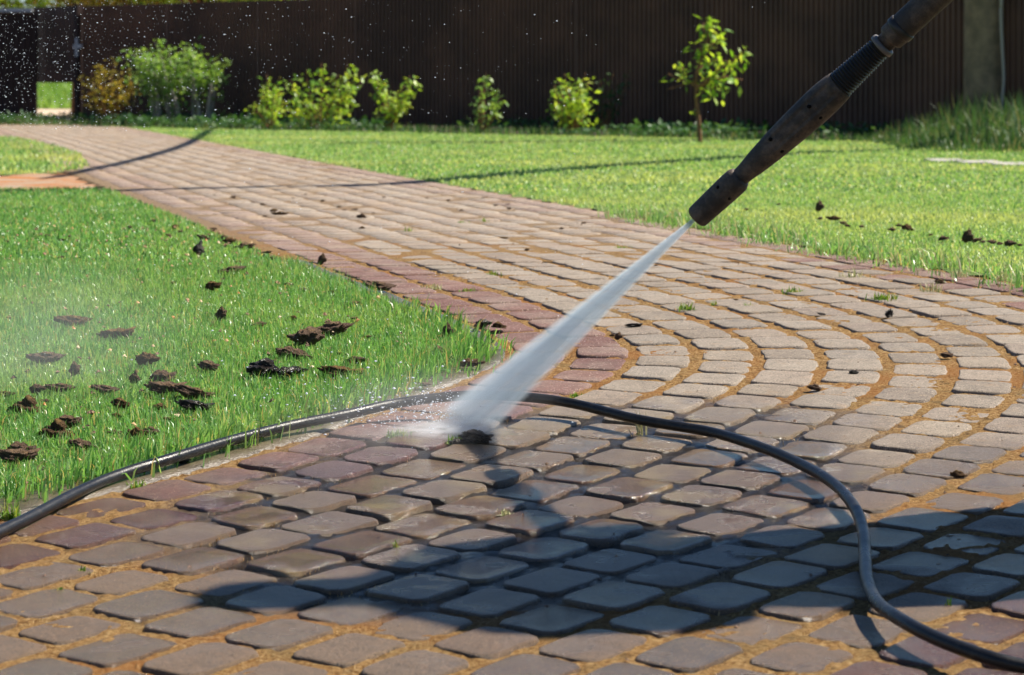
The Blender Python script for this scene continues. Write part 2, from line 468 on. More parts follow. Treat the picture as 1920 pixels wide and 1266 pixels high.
RIGHT_LAWN = [tuple(q) for q in _outA] + [(bedL.x, bedL.y), (bedR.x, bedR.y), (12.0, 14.0), (12.0, 2.2)]
# grass runs along the fence side of the path, so clip the start well right of the frame at the front
PATH_POLY = [tuple(q) for q in INNER_LAWN] + [tuple(q) for q in OUTER_EDGE[::-1]]

# ------------------------------------------------------------------ ground sheets
def sheet(name, xs, ys, zoff, mat, poly=None, nz=None, smooth=True):
    X, Y = np.meshgrid(xs, ys)
    Z = gz(Y) + zoff
    if nz is not None: Z = Z + nz(X, Y)
    V = np.stack([X.ravel(), Y.ravel(), Z.ravel()], 1)
    nx, ny = len(xs), len(ys)
    i = np.arange(nx - 1)[None, :] + np.arange(ny - 1)[:, None] * nx
    F = np.stack([i, i + 1, i + 1 + nx, i + nx], -1).reshape(-1, 4)
    if poly is not None:
        c = V[F].mean(1)[:, :2]
        F = F[inside(c, poly)]
        used = np.unique(F); remap = -np.ones(len(V), int); remap[used] = np.arange(len(used))
        V = V[used]; F = remap[F]
    o = link(name, quads(name, V, F), mat, smooth=smooth)
    o['kind'] = 'structure'
    return o

ys_far = np.concatenate([np.linspace(-30, 2, 9), np.linspace(2.2, 9, 69), np.linspace(9.5, 40, 40), np.linspace(45, 900, 20)])
xs_far = np.concatenate([np.linspace(-500, -12, 12), np.linspace(-10, 12, 45), np.linspace(14, 500, 12)])
g = sheet("ground", xs_far, ys_far, -0.035, M['soil'])
tag(g, "bare dark soil ground under and around the lawns and the path", "ground", kind='structure')

def near_far(name, poly, zoff, mat, label, cat, x0, x1, y0, y1, step):
    o = sheet(name, np.arange(x0, x1, step), np.arange(y0, y1, step), zoff, mat, poly,
              lambda X, Y: (vnoise(X * 9, Y * 9) - .5) * 0.008)
    tag(o, label, cat, kind='structure')
near_far("lawn", LEFT_LAWN, -0.004, M['turf'], "turf base of the left lawn inside the path bend", "lawn", -7, 0.3, 2.0, 12.1, 0.05)
near_far("lawn", FAR_LEFT_LAWN, -0.004, M['turf'], "turf base of the small far left lawn beside the gate path", "lawn", -9, -2, 12.5, 24.2, 0.06)
near_far("lawn", RIGHT_LAWN, -0.004, M['turf'], "turf base of the big lawn between path and brown fence", "lawn", -6, 12, 2.2, 32, 0.08)

# bed of the joints: fine near the camera
def bed_noise(X, Y):
    return (vnoise(X * 90, Y * 90) - 0.5) * 0.005 + (vnoise(X * 16, Y * 16) - .5) * 0.004 - wet_np(X, Y) * (0.0005 + 0.006 * np.clip(vnoise(X * 13, Y * 13) * 1.6 - .6, 0, 1))
o = sheet("path_bed", np.arange(-1.9, 1.9, 0.010), np.arange(2.3, 7.2, 0.010), -0.0031, M['bed'], PATH_POLY, bed_noise)
tag(o, "orange moss and sand filling the joints of the near paving", "joint filling", kind='structure')
o = sheet("path_bed", np.arange(-9, 2.2, 0.06), np.arange(7.2, 34, 0.06), -0.0012, M['bed'], PATH_POLY, None)
tag(o, "sandy joint bed of the far part of the brick path", "joint filling", kind='structure')
SIDE = [(-1.55, 11.2), (-2.0, 14.9), (-2.5, 14.6), (-2.75, 13.45), (-9, 12.55), (-9, 11.3), (-2.3, 11.85), (-1.85, 11.9)]
o = sheet("side_path", np.arange(-9, -1.4, 0.06), np.arange(11.0, 15.2, 0.06), -0.0065, M['litter'], SIDE, lambda X, Y: (vnoise(X * 8, Y * 8) - .5) * 0.012)
tag(o, "narrow side path covered in rusty orange needle litter", "path", kind='structure')
o = sheet("road", np.arange(-30, 6, 0.5), np.arange(31.9, 46, 0.4), -0.012, M['sand'], [(-30, 34), (-30, 46), (6, 46), (6, 27), (3, 30), (-4.6, 32.4), (-6, 33)], None)
tag(o, "pale sandy road outside the fence seen through the gate gap", "road", kind='structure')

# ------------------------------------------------------------------ paving stones, one mesh
def pavers():
    V, F, MI = [], [], []
    rnd = random.Random(5)
    for k in range(-2, 14):
        P = offset((k + 0.5) * RING); Nn = normals(P)
        d = np.hypot(*np.diff(P, axis=0).T); S = np.concatenate([[0], np.cumsum(d)])
        s = rnd.uniform(0, 0.17)
        red = k < 0 or k >= 8
        while s < S[-1] - 0.2:
            L = 0.138 + rnd.uniform(-0.008, 0.008)
            sc_ = s + L / 2
            y = np.interp(sc_, S, P[:, 1])
            s += L
            if y < 2.3 or y > 28.5 or (k >= 10 and y > 5.6): continue
            near = y < 8
            ga = rnd.uniform(0.012, 0.021); gb = rnd.uniform(0.018, 0.026)
            if not near: ga = rnd.uniform(.008, .022); gb = rnd.uniform(.006, .014)
            a, b = (L - ga) / 2, (RING - gb) / 2
            if rnd.random() < 0.05 and k >= 0: a *= 0.95
            off_t = rnd.uniform(-0.002, 0.002) if near else rnd.uniform(-.006, .006); rot = rnd.uniform(-0.018, 0.018)
            red = k < 0 or k >= 10 or (y > 5.4 and (k == 9 or (k == 8 and rnd.random() < .6)))
            n_c = 5 if near else 2
            rc = rnd.uniform(0.016, 0.027)
            out = []
            for (cx, cy, a0) in ((a - rc, b - rc, 0), (-(a - rc), b - rc, 90), (-(a - rc), -(b - rc), 180), (a - rc, -(b - rc), 270)):
                r1 = rc
                for q in range(n_c):
                    an = R(a0 + 90 * q / (n_c - 1))
                    out.append([cx + r1 * math.cos(an), cy + r1 * math.sin(an)])
                if near:   # an extra point on each long side
                    pass
            if near:   # split straight edges and roughen
                out2 = []
                for q in range(len(out)):
                    p0, p1 = out[q], out[(q + 1) % len(out)]
                    out2.append(p0)
                    dd = math.dist(p0, p1)
                    ns = int(dd / 0.022)
                    for z in range(1, ns): out2.append([p0[0] + (p1[0] - p0[0]) * z / ns, p0[1] + (p1[1] - p0[1]) * z / ns])
                out = [[p[0] + rnd.uniform(-.0019, .0019), p[1] + rnd.uniform(-.0017, .0017)] for p in out2]
            n = len(out)
            dz = rnd.uniform(-0.0018, 0.0022) if near else rnd.uniform(-.002, .003)
            tx, ty = rnd.uniform(-.012, .012), rnd.uniform(-.018, .018)
            layers = [(-0.003, -0.032), (-0.001, -0.0075), (0.0006, -0.0020), (0.0022, -0.0004), (0.0042, 0.0)] if near else [(-0.001, -0.006), (0.004, 0.0)]
            if near: layers.append((0.012, 0.0002)); layers.append((0.022, 0.0004))
            b0 = len(V)
            cr, srr = math.cos(rot), math.sin(rot)
            for ins, z in layers:
                for (u, v) in out:
                    fu = max(0.05, 1 - ins / a); fv = max(0.05, 1 - ins / b)
                    uu, vv = u * fu, v * fv
                    uu, vv = uu * cr - vv * srr, uu * srr + vv * cr
                    zz = z + dz + (tx * uu + ty * vv if z > -0.02 else 0)
                    V.append((sc_ + uu, (k + .5) * RING + off_t + vv, zz, k))
            nl = len(layers)
            for l in range(nl - 1):
                for q in range(n):
                    q2 = (q + 1) % n
                    F.append((b0 + l * n + q, b0 + l * n + q2, b0 + (l + 1) * n + q2, b0 + (l + 1) * n + q)); MI.append(1 if red else 0)
            F.append(tuple(b0 + (nl - 1) * n + q for q in range(n))); MI.append(1 if red else 0)
    V = np.array(V)
    XYZ = np.zeros((len(V), 3))
    for k in range(-2, 14):
        m = V[:, 3] == k
        P = offset((k + .5) * RING); Nn = normals(P)
        d = np.hypot(*np.diff(P, axis=0).T); S = np.concatenate([[0], np.cumsum(d)])
        s = V[m, 0]; t = V[m, 1] - (k + .5) * RING
        x = np.interp(s, S, P[:, 0]); y = np.interp(s, S, P[:, 1])
        nx = np.interp(s, S, Nn[:, 0]); ny = np.interp(s, S, Nn[:, 1])
        gsv = np.interp(s, S, GS); t = t * gsv
        XYZ[m, 0] = x + nx * t; XYZ[m, 1] = y + ny * t
        XYZ[m, 2] = gz(XYZ[m, 1]) + V[m, 2]
    me = pyd("paved_path", XYZ, F)
    me.polygons.foreach_set('material_index', np.array(MI, np.int32))
    o = link("paved_path", me, [M['grey'], M['red']], smooth=True)
    tag(o, "curving path of grey cobble pavers with red border rows", "path", kind='structure')
pavers()

# flat concrete kerb between paving and left lawn
def kerb():
    P0 = offset(-2.04 * RING); P1 = offset_m(-2.62 * RING)
    sel = np.where((BASE[:, 1] > 2.6) & (BASE[:, 1] < 7.3))[0]
    V, F = [], []
    prof = [(0.0, -0.03), (0.0, -0.006), (0.08, 0.0), (0.92, 0.0), (1.0, -0.006), (1.0, -0.03)]
    for j, i in enumerate(sel):
        wob = (vnoise(j * .31, 3.3) - .5) * 0.006
        for t, z in prof:
            x = P0[i, 0] * (1 - t) + P1[i, 0] * t; y = P0[i, 1] * (1 - t) + P1[i, 1] * t
            if t < .5: x += BN[i, 0] * wob; y += BN[i, 1] * wob
            V.append((x, y, float(gz(y)) + z + 0.001 + (vnoise(j * .13, t * 3) - .5) * 0.004))
    n = len(prof)
    for j in range(len(sel) - 1):
        for q in range(n - 1):
            F.append((j * n + q, j * n + q + 1, (j + 1) * n + q + 1, (j + 1) * n + q))
    o = link("kerb", pyd("kerb", V, F), M['kerb'], smooth=True)
    tag(o, "flat wet concrete kerb strip between red pavers and left lawn", "kerb", kind='structure')
kerb()

# ------------------------------------------------------------------ grass
def blades(name, P, length, width, lean, mat, z0=0.0, leandir=None):
    n = len(P)
    phi = rng.uniform(0, 2 * np.pi, n)
    le = np.abs(rng.normal(0, 1, n)) * lean + 0.05
    ld = rng.uniform(0, 2 * np.pi, n) if leandir is None else leandir + rng.normal(0, 0.9, n)
    L = length * rng.uniform(0.55, 1.25, n); W = width * rng.uniform(0.7, 1.3, n)
    base = np.stack([P[:, 0], P[:, 1], gz(P[:, 1]) + z0], 1)
    wv = np.stack([np.cos(phi), np.sin(phi), np.zeros(n)], 1) * (W / 2)[:, None]
    dv = np.stack([np.cos(ld), np.sin(ld), np.zeros(n)], 1)
    m_ = base + dv * (L * 0.22 * le)[:, None]; m_[:, 2] += L * 0.55 * np.cos(le * .5)
    t_ = base + dv * (L * 0.75 * le)[:, None]; t_[:, 2] += L * np.clip(np.cos(le), 0.25, 1)
    V = np.stack([base - wv, base + wv, m_ - wv * .8, m_ + wv * .8, t_], 1).reshape(-1, 3)
    k = np.arange(n)[:, None] * 5
    loops = (k + np.array([[0, 1, 3, 2, 2, 3, 4]])).ravel()
    starts = (np.arange(n)[:, None] * 7 + np.array([[0, 4]])).ravel()
    return link(name, np_mesh(name, V, loops, starts), mat)

def scatter(poly, x0, x1, y0, y1, n_try, dens):
    """points in a polygon; keep probability dens(x, y)"""
    P = np.stack([rng.uniform(x0, x1, n_try), rng.uniform(y0, y1, n_try)], 1)
    P = P[rng.random(n_try) < dens(P[:, 0], P[:, 1])]
    return P[inside(P, poly)]

def view_ok(P, m=0.45):
    return P[np.abs(P[:, 0]) < 0.197 * P[:, 1] + m]

tall = lambda P: 0.75 + 0.7 * vnoise(P[:, 0] * 3.1, P[:, 1] * 3.1)
def edge_dist(P, curve):
    out = np.empty(len(P))
    cv = curve[::3]
    for i in range(0, len(P), 20000):
        out[i:i + 20000] = np.sqrt(((P[i:i + 20000, None, :] - cv[None]) ** 2).sum(-1)).min(1)
    return out

# left lawn, near half then far half
P = view_ok(scatter(LEFT_LAWN, -2.2, 0.3, 3.2, 7.0, 330000, lambda x, y: np.clip(1.25 - (y - 3.6) * .12, .5, 1)))
ed = edge_dist(P, INNER_LAWN)
Ln = (0.022 * tall(P)) * (1 + 0.55 * np.exp(-(ed / 0.09) ** 2))
o = blades("lawn_grass", P, Ln, 0.0018, 1.1, M['grass_near'])
tag(o, "lush bright green grass of the left lawn nearest the hose", "grass", kind='stuff')
P = view_ok(scatter(LEFT_LAWN, -3.2, -0.1, 7.0, 12.0, 150000, lambda x, y: np.clip(1.15 - (y - 7) * .10, .5, 1)))
o = blades("lawn_grass", P, 0.018 * tall(P), 0.0038, 1.2, M['grass_near'])
tag(o, "short green grass of the far half of the left lawn", "grass", kind='stuff')
P = view_ok(scatter(FAR_LEFT_LAWN, -5.6, -2.2, 12.8, 24, 30000, lambda x, y: np.ones_like(x)), 0.7)
o = blades("lawn_grass", P, 0.030, 0.010, 0.9, M['grass_far'])
tag(o, "bright mown grass of the small far left lawn", "grass", kind='stuff')
# right lawn
P = view_ok(scatter(RIGHT_LAWN, -0.5, 3.2, 6.2, 11.5, 130000, lambda x, y: np.clip(1.2 - (y - 6.2) * .1, .4, 1)))
ed = edge_dist(P, OUTER_EDGE)
keep = (ed > .035 + .11 * vnoise(P[:, 0] * 9, P[:, 1] * 9) ** 1.5) | (rng.random(len(P)) < .25); P = P[keep]; ed = ed[keep]
o = blades("lawn_grass", P, 0.015 * tall(P) * (1 + .8 * np.exp(-(ed / 0.08) ** 2)), 0.0038, 1.1, M['grass_far'])
tag(o, "yellowish mown grass of the right lawn beside the path edge", "grass", kind='stuff')
P = view_ok(scatter(RIGHT_LAWN, -4.5, 6.5, 11.5, 30, 230000, lambda x, y: np.clip(1.1 - (y - 11.5) * .045, .3, 1)), 0.8)
o = blades("lawn_grass", P, 0.017 * (0.8 + .4 * vnoise(P[:, 0] * 2, P[:, 1] * 2)), 0.010, 1.0, M['grass_far'])
tag(o, "sunlit mown grass of the right lawn in front of the fence", "grass", kind='stuff')

# fringe of long stalks hanging over the right lawn's edge
sel = OUTER_EDGE[(OUTER_EDGE[:, 1] > 5.6) & (OUTER_EDGE[:, 1] < 9.5)]
i = rng.integers(0, len(sel), 4200)
P = sel[i] + rng.normal(0, 0.055, (4200, 2)); P = P[vnoise(P[:, 0] * 7, P[:, 1] * 7) > .38]
o = blades("edge_grass", P, 0.040, 0.004, 1.1, M['grass_near'])
tag(o, "ragged overhanging grass along the right lawn edge", "grass", kind='stuff')
i = rng.integers(0, len(sel), 420)
P = sel[i] + rng.normal(0, 0.07, (420, 2))
o = blades("edge_stalks", P, 0.07, 0.0026, 1.2, M['straw'], leandir=3.6)
tag(o, "long pale stalks leaning over the right lawn edge", "grass", kind='stuff')
# longer lusher fringe at the near kerb
sel = INNER_LAWN[(INNER_LAWN[:, 1] > 3.3) & (INNER_LAWN[:, 1] < 6.0)]
i = rng.integers(0, len(sel), 2600)
P = sel[i] + rng.normal(0, 0.03, (2600, 2)) - BN[[0]] * 0.0
o = blades("edge_grass", P, 0.040, 0.0035, 0.8, M['grass_near'], leandir=-0.6)
tag(o, "long wet grass leaning over the kerb by the hose", "grass", kind='stuff')

# fibres of dry moss and needles in the joints: nobody could count them
def joint_fibres():
    pts = []
    for k in range(-2, 13):
        P = offset(k * RING); Nn = normals(P)
        d = np.hypot(*np.diff(P, axis=0).T); S = np.concatenate([[0], np.cumsum(d)])
        m = (P[:, 1] > 2.6) & (P[:, 1] < 9.5)
        idx = np.where(m)[0]
        n = 4600
        i = rng.choice(idx, n)
        pts.append(P[i] + Nn[i] * rng.normal(0, 0.008, n)[:, None] + rng.normal(0, .01, (n, 2)))
    P = np.concatenate(pts)
    e = np.hypot((P[:, 0] - .10) / .45, (P[:, 1] - 4.05) / .75)
    P = P[(e + (vnoise(P[:, 0] * 6, P[:, 1] * 6) - .5) * .6) > 0.95]
    s = N("dry_moss_fibre"); rndv = s.geo().outputs['Random Per Island']
    s.p('Base Color', s.ramp(rndv, [(0.0, (0.26, 0.12, 0.04)), (0.5, (0.52, 0.31, 0.11)), (1.0, (0.70, 0.54, 0.28))]))
    s.p('Roughness', 0.9)
    o = blades("joint_moss", P, 0.010, 0.0017, 1.3, s.m, z0=-0.010)
    tag(o, "dry orange moss and needles in the paving joints", "moss", kind='stuff')
joint_fibres()

# petals, leaf scraps and crumbs: too many to count
def scraps(name, P, size, mat, label, cat, z0):
    n = len(P); an = rng.uniform(0, 6.28, n); r = size * rng.uniform(.4, 1.3, n)
    base = np.stack([P[:, 0], P[:, 1], gz(P[:, 1]) + z0 * rng.uniform(.3, 1, n)], 1)
    V = []
    for k in range(5):
        a = an + k * 2 * np.pi / 5
        rr = r * rng.uniform(.5, 1.0, n)
        V.append(base + np.stack([np.cos(a) * rr, np.sin(a) * rr * .7, rng.normal(0, .25, n) * r], 1))
    V.append(base + np.stack([0 * r, 0 * r, r * .7], 1))
    V = np.stack(V, 1).reshape(-1, 3)
    F = (np.arange(n)[:, None, None] * 6 + np.array([[0, 1, 5], [1, 2, 5], [2, 3, 5], [3, 4, 5], [4, 0, 5]])[None]).reshape(-1, 3)
    o = link(name, quads(name, V, F), mat)
    tag(o, label, cat, kind='stuff')
P = view_ok(scatter(LEFT_LAWN, -2.5, 0.2, 3.4, 9, 420, lambda x, y: np.ones_like(x)))
scraps("leaf_scraps", P, 0.006, M['scrap'], "tan and orange leaf scraps caught in the left lawn", "leaf litter", 0.024)
P = view_ok(scatter(LEFT_LAWN, -1.6, 0.1, 3.6, 8.5, 900, lambda x, y: vnoise(x * 4, y * 4)))
scraps("soil_specks", P, 0.0075, M['clod_dark'], "dark crumbs of soil sunk between the blades of the left lawn", "soil specks", 0.018)
P = view_ok(scatter(PATH_POLY, -2.5, 2, 3.0, 14, 2600, lambda x, y: np.clip(.35 + .09 * (y - 3), .3, 1)))
scraps("soil_specks", P, 0.0036, M['clod_dark'], "fine dark specks of soil strewn over the paving", "soil specks", 0.002)

# ------------------------------------------------------------------ fence and gate
def corrugated(p0, p1, z0, z1, pitch=0.052, depth=0.012):
    p0 = Vector(p0); p1 = Vector(p1)
    L = (p1 - p0).length; d = (p1 - p0) / L; nrm = Vector((d.y, -d.x, 0))
    n = max(1, int(L / pitch)); pitch = L / n
    prof = []
    for i in range(n):
        s = i * pitch
        prof += [(s, 0), (s + pitch * .42, 0), (s + pitch * .54, 1), (s + pitch * .88, 1)]
    prof.append((L, 0))
    V, F = [], []
    for s, h in prof:
        q = p0 + d * s + nrm * (h * depth)
        V.append((q.x, q.y, z0)); V.append((q.x, q.y, z1))
        q2 = q - nrm * 0.001
    for i in range(len(prof) - 1):
        F.append((2 * i, 2 * i + 2, 2 * i + 3, 2 * i + 1))
    return V, F

def box(x0, x1, y0, y1, z0, z1):
    V = [(x, y, z) for z in (z0, z1) for y in (y0, y1) for x in (x0, x1)]
    return V, [(0, 2, 3, 1), (4, 5, 7, 6), (0, 1, 5, 4), (2, 6, 7, 3), (0, 4, 6, 2), (1, 3, 7, 5)]

def obox(p0, p1, th, z0, z1):
    p0 = Vector(p0); p1 = Vector(p1); d = (p1 - p0).normalized(); n = Vector((d.y, -d.x, 0)) * th / 2
    q = [p0 - n, p1 - n, p1 + n, p0 + n]
    V = [(a.x, a.y, z0) for a in q] + [(a.x, a.y, z1) for a in q]
    return V, [(3, 2, 1, 0), (4, 5, 6, 7), (0, 1, 5, 4), (1, 2, 6, 5), (2, 3, 7, 6), (3, 0, 4, 7)]

FH = 1.35
fe = empty("metal_fence", tuple(FENCE_A))
tag(fe, "long dark brown corrugated metal fence behind the shrubs", "fence")
end = FENCE_B + FDIR * 4.0
total = (end - FENCE_A).length
ns = 10
for i in range(ns):
    a = FENCE_A + FDIR * (total * i / ns + 0.004); b = FENCE_A + FDIR * (total * (i + 1) / ns - 0.004)
    V, F = corrugated(a - FDIR * .02, b + FDIR * .02 , 0.02, FH, 0.056, 0.017)
    V = [Vector(v) - FENCE_A for v in V]
    link("fence_panel", pyd("fence_panel", V, F), M['fence'], fe)
for i in range(0, ns + 1, 2):
    a = FENCE_A + FDIR * (total * i / ns) - FNOR * 0.05
    V, F = obox(a - FDIR * .03, a + FDIR * .03, .06, 0.0, FH - .02)
    V = [Vector(v) - FENCE_A for v in V]
    link("fence_post", pyd("fence_post", V, F), M['dark_metal'], fe)
V, F = join([obox(FENCE_A - FNOR * .03, end - FNOR * .03, .02, z, z + .04) for z in (0.3, 1.0)])
link("fence_rail", pyd("fence_rail", [Vector(v) - FENCE_A for v in V], F), M['dark_metal'], fe)

# gate: a dark leaf at the far left, and a rusty panel hung above the gap
gA = lift(62, 225, 32.2); gA.z = 0
gB = FENCE_A.copy() - FDIR * 0.06
gate = empty("metal_gate", (gA.x, gA.y, 0)); O = Vector((gA.x, gA.y, 0))
tag(gate, "rusty brown gate panel hung above an open gap", "gate")
V, F = corrugated(gA, gB, 0.455, 1.36, 0.06)
link("corrugated_sheet", pyd("corrugated_sheet", [Vector(v) - O for v in V], F), M['fence_red'], gate)
V, F = obox(gA + Vector((0, .03, 0)), gB + Vector((0, .03, 0)), .03, 0.47, 0.52)
link("bottom_rail", pyd("bottom_rail", [Vector(v) - O for v in V], F), M['dark_metal'], gate)
V, F = obox(gB - FDIR * .07, gB + FDIR * .0, .07, 0, 1.37)
link("gate_post", pyd("gate_post", [Vector(v) - O for v in V], F), M['dark_metal'], gate)
V, F = join([obox(gB + FNOR * .06 - FDIR * .04, gB + FNOR * .06 + FDIR * .12, .02, .86, .90), obox(gB + FNOR * .06 + FDIR * .0, gB + FNOR * .06 + FDIR * .04, .02, .76, .98)])
link("gate_handle", pyd("gate_handle", [Vector(v) - O for v in V], F), M['grey_metal'], gate)
l0 = lift(-420, 224, 32.0); l1 = lift(70, 225, 32.0); l0.z = l1.z = 0
leaf_g = empty("metal_gate", (l1.x, l1.y, 0)); O = Vector((l1.x, l1.y, 0))
tag(leaf_g, "dark gate leaf at the far left with pale top rail", "gate")
V, F = corrugated(l0, l1, 0.02, 1.30, 0.07)
link("corrugated_sheet", pyd("corrugated_sheet", [Vector(v) - O for v in V], F), M['dark_metal'], leaf_g)
V, F = obox(l0 + Vector((0, -.04, 0)), l1 + Vector((-.05, -.04, 0)), .05, 1.30, 1.345)
link("top_rail", pyd("top_rail", [Vector(v) - O for v in V], F), M['grey_metal'], leaf_g)
V, F = obox(l0 + Vector((0, -.035, 0)), l1 + Vector((0, -.035, 0)), .03, 0.06, 0.11)
link("bottom_rail", pyd("bottom_rail", [Vector(v) - O for v in V], F), M['dark_metal'], leaf_g)

# wooden post with a pale conduit at the right, in front of the fence
pp = at(1847, 256); pp = Vector((pp.x, 22.4, 0)); pp.x = (1847 - 960) / FPX * 22.4
pole = empty("utility_pole", tuple(pp))
tag(pole, "thick weathered wooden pole against the fence at the right", "pole")
V, F = tube([(0, 0, z) for z in np.linspace(-0.02, 6.5, 14)], [0.185 - 0.004 * i for i in range(14)], 18)
link("pole_shaft", pyd("pole_shaft", V, F), M['postwood'], pole, True)
pts = catmull([(0.10, -0.20, 6.0), (0.10, -0.21, 1.6), (0.095, -0.21, 1.05), (0.105, -0.22, .75), (0.115, -0.23, .5), (0.105, -0.22, .30), (0.11, -0.2, 0)], 6)
V, F = tube(pts, 0.014, 8)
link("conduit_pipe", pyd("conduit_pipe", V, F), M['conduit'], pole, True)

# pale slabs half sunk into the lawn at the right
for i, (px, py, wd) in enumerate([(1775, 302, 70), (1835, 305, 80), (1895, 309, 75)]):
    q = at(px, py)
    wm = wd / FPX * q.y
    V, F = box(-wm / 2, wm / 2, -0.20, 0.20, -0.01, 0.010)
    o = link("stone_slab", pyd("stone_slab", V, F), M['stone'])
    bv = o.modifiers.new("bevel", 'BEVEL'); bv.width = 0.01; bv.segments = 2
    o.location = (q.x, q.y, 0); o.rotation_euler = (0, 0, -0.05 + .03 * i)
    tag(o, ["pale stone slab farthest from the right border in the lawn strip", "pale stone slab in the middle of the lawn strip", "pale stone slab at the right border of the picture"][i], "stone slab", "pale slabs sunk in the right lawn")

# ------------------------------------------------------------------ plants
def leaves_mesh(name, pts, size, mat, parent=None, droop=0.5, aspect=0.5, jit=0.35):
    """many small folded leaves around given points"""
    pts = np.asarray(pts, float); n = len(pts)
    L = size * rng.uniform(1 - jit, 1 + jit, n); W = L * aspect
    az = rng.uniform(0, 2 * np.pi, n); el = rng.normal(-droop * .6, 0.5, n)
    d = np.stack([np.cos(az) * np.cos(el), np.sin(az) * np.cos(el), np.sin(el)], 1)
    s = np.stack([-np.sin(az), np.cos(az), rng.normal(0, .45, n)], 1)
    s /= np.linalg.norm(s, axis=1)[:, None]
    u = np.cross(d, s)
    b = pts; tip = pts + d * L[:, None]; mid = pts + d * (L * .5)[:, None]
    l = mid + s * (W * .5)[:, None] + u * (W * .15)[:, None]; r = mid - s * (W * .5)[:, None] + u * (W * .15)[:, None]
    V = np.stack([b, r, tip, l], 1).reshape(-1, 3)
    F = np.arange(n)[:, None] * 4 + np.array([[0, 1, 2], ]) 
    loops = (np.arange(n)[:, None] * 4 + np.array([[0, 1, 2, 0, 2, 3]])).ravel()
    starts = np.arange(2 * n) * 3
    return link(name, np_mesh(name, V, loops, starts), mat, parent)

def shrub(name, label, cat, px, pbase, d_front, stems, leafmat, leaf=0.06, stemmat=None, group=None, per=13, stem_r=0.008, spread=0.05):
    """stems: list of polylines in photo pixels; leaves cluster along each stem's upper part"""
    Y = d_front
    base = Vector(((px - 960) / FPX * Y, Y, float(gz(Y))))
    root = empty(name, tuple(base)); tag(root, label, cat, group)
    parts = []; LP = []
    for st in stems:
        pl, r0, lf, dens = st
        dep = random.uniform(-.22, .22)
        pts = []
        for j, (x, y) in enumerate(pl):
            t = j / (len(pl) - 1)
            YY = Y + dep * t
            pts.append(Vector(((x - 960) / FPX * YY, YY, CAM_Z - (y - HORIZON) / FPX * YY)) - base)
        pts[0].z = min(pts[0].z, 0.0)
        cp = catmull(pts, 5)
        n = len(cp)
        parts.append(tube(cp, [max(0.0025, r0 * (1 - .8 * i / n)) for i in range(n)], 6))
        L = sum((cp[i + 1] - cp[i]).length for i in range(n - 1))
        cnt = int(L * dens * per)
        for _ in range(cnt):
            t = lf + (1 - lf) * random.random() ** 0.8
            c = cp[min(n - 1, int(t * (n - 1)))]
            sp = spread * (1.1 - .5 * t)
            LP.append(c + Vector((random.gauss(0, sp), random.gauss(0, sp), random.gauss(0, sp * .8))))
    V, F = join(parts)
    link("stem", pyd("stem", V, F), stemmat or M['bark'], root, True)
    leaves_mesh("foliage", [tuple(p) for p in LP], leaf, leafmat, root)
    return root

def fan(bx, by, tops, r0=.008, lf=.35, dens=1.0, wob=6):
    out = []
    for (x, y) in tops:
        pl = [(bx + random.uniform(-4, 4), by)]
        for t in (.33, .66):
            pl.append((bx + (x - bx) * t ** 0.8 + random.uniform(-wob, wob), by + (y - by) * t))
        pl.append((x, y))
        out.append((pl, r0, lf, dens))
    return out

shrub("currant_bush", "narrow currant bush with two leafy tops, left of the big currant bush", "bush", 505, 238, 26.3,
      fan(508, 240, [(500, 140), (492, 160), (478, 190), (525, 145), (531, 165), (512, 175), (473, 205), (500, 205), (520, 195)], lf=.30, dens=5.5), M['leaf_lime'], 0.062, spread=.045)
shrub("currant_bush", "widest and tallest currant bush, bright leaves thrown wide", "bush", 610, 242, 26.0,
      fan(606, 244, [(545, 150), (553, 170), (575, 130), (602, 118), (598, 150), (632, 140), (652, 120), (676, 130), (680, 150), (655, 160), (535, 200), (560, 200), (580, 175), (615, 180), (640, 185), (660, 190), (590, 205), (625, 210), (570, 220), (545, 185)], lf=.28, dens=4.6), M['leaf_lime'], 0.062, spread=.06)
shrub("currant_bush", "forked currant bush with a bare gap between its two arms", "bush", 738, 238, 25.4,
      fan(728, 240, [(706, 135), (715, 150), (722, 170), (730, 185), (768, 142), (778, 152), (758, 160), (745, 175), (725, 205), (738, 200), (755, 185)], lf=.30, dens=5.5), M['leaf_lime'], 0.060, spread=.045)
shrub("sapling", "thin leafy sapling standing alone against the dark fence", "sapling", 905, 246, 24.6,
      fan(903, 247, [(912, 136), (908, 150), (900, 170), (898, 195), (936, 168), (932, 190), (940, 180)], .008, .25, 4.6), M['leaf_mid'], 0.055, spread=.035)
shrub("currant_bush", "compact bright bush between the sapling and the young tree", "bush", 1072, 246, 23.9,
      fan(1075, 248, [(1058, 138), (1098, 136), (1085, 150), (1040, 160), (1048, 150), (1065, 165), (1105, 155), (1030, 190), (1050, 190), (1095, 178), (1075, 185), (1108, 185), (1060, 208), (1090, 205)], lf=.28, dens=5.2), M['leaf_lime'], 0.060, spread=.05)
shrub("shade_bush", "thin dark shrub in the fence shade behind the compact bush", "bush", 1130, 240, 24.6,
      fan(1130, 243, [(1125, 150), (1150, 138), (1182, 128), (1160, 150), (1172, 165), (1140, 170), (1150, 190), (1120, 190), (1165, 200)], .006, .3, 3.4), M['leaf_dark'], 0.05, spread=.045)
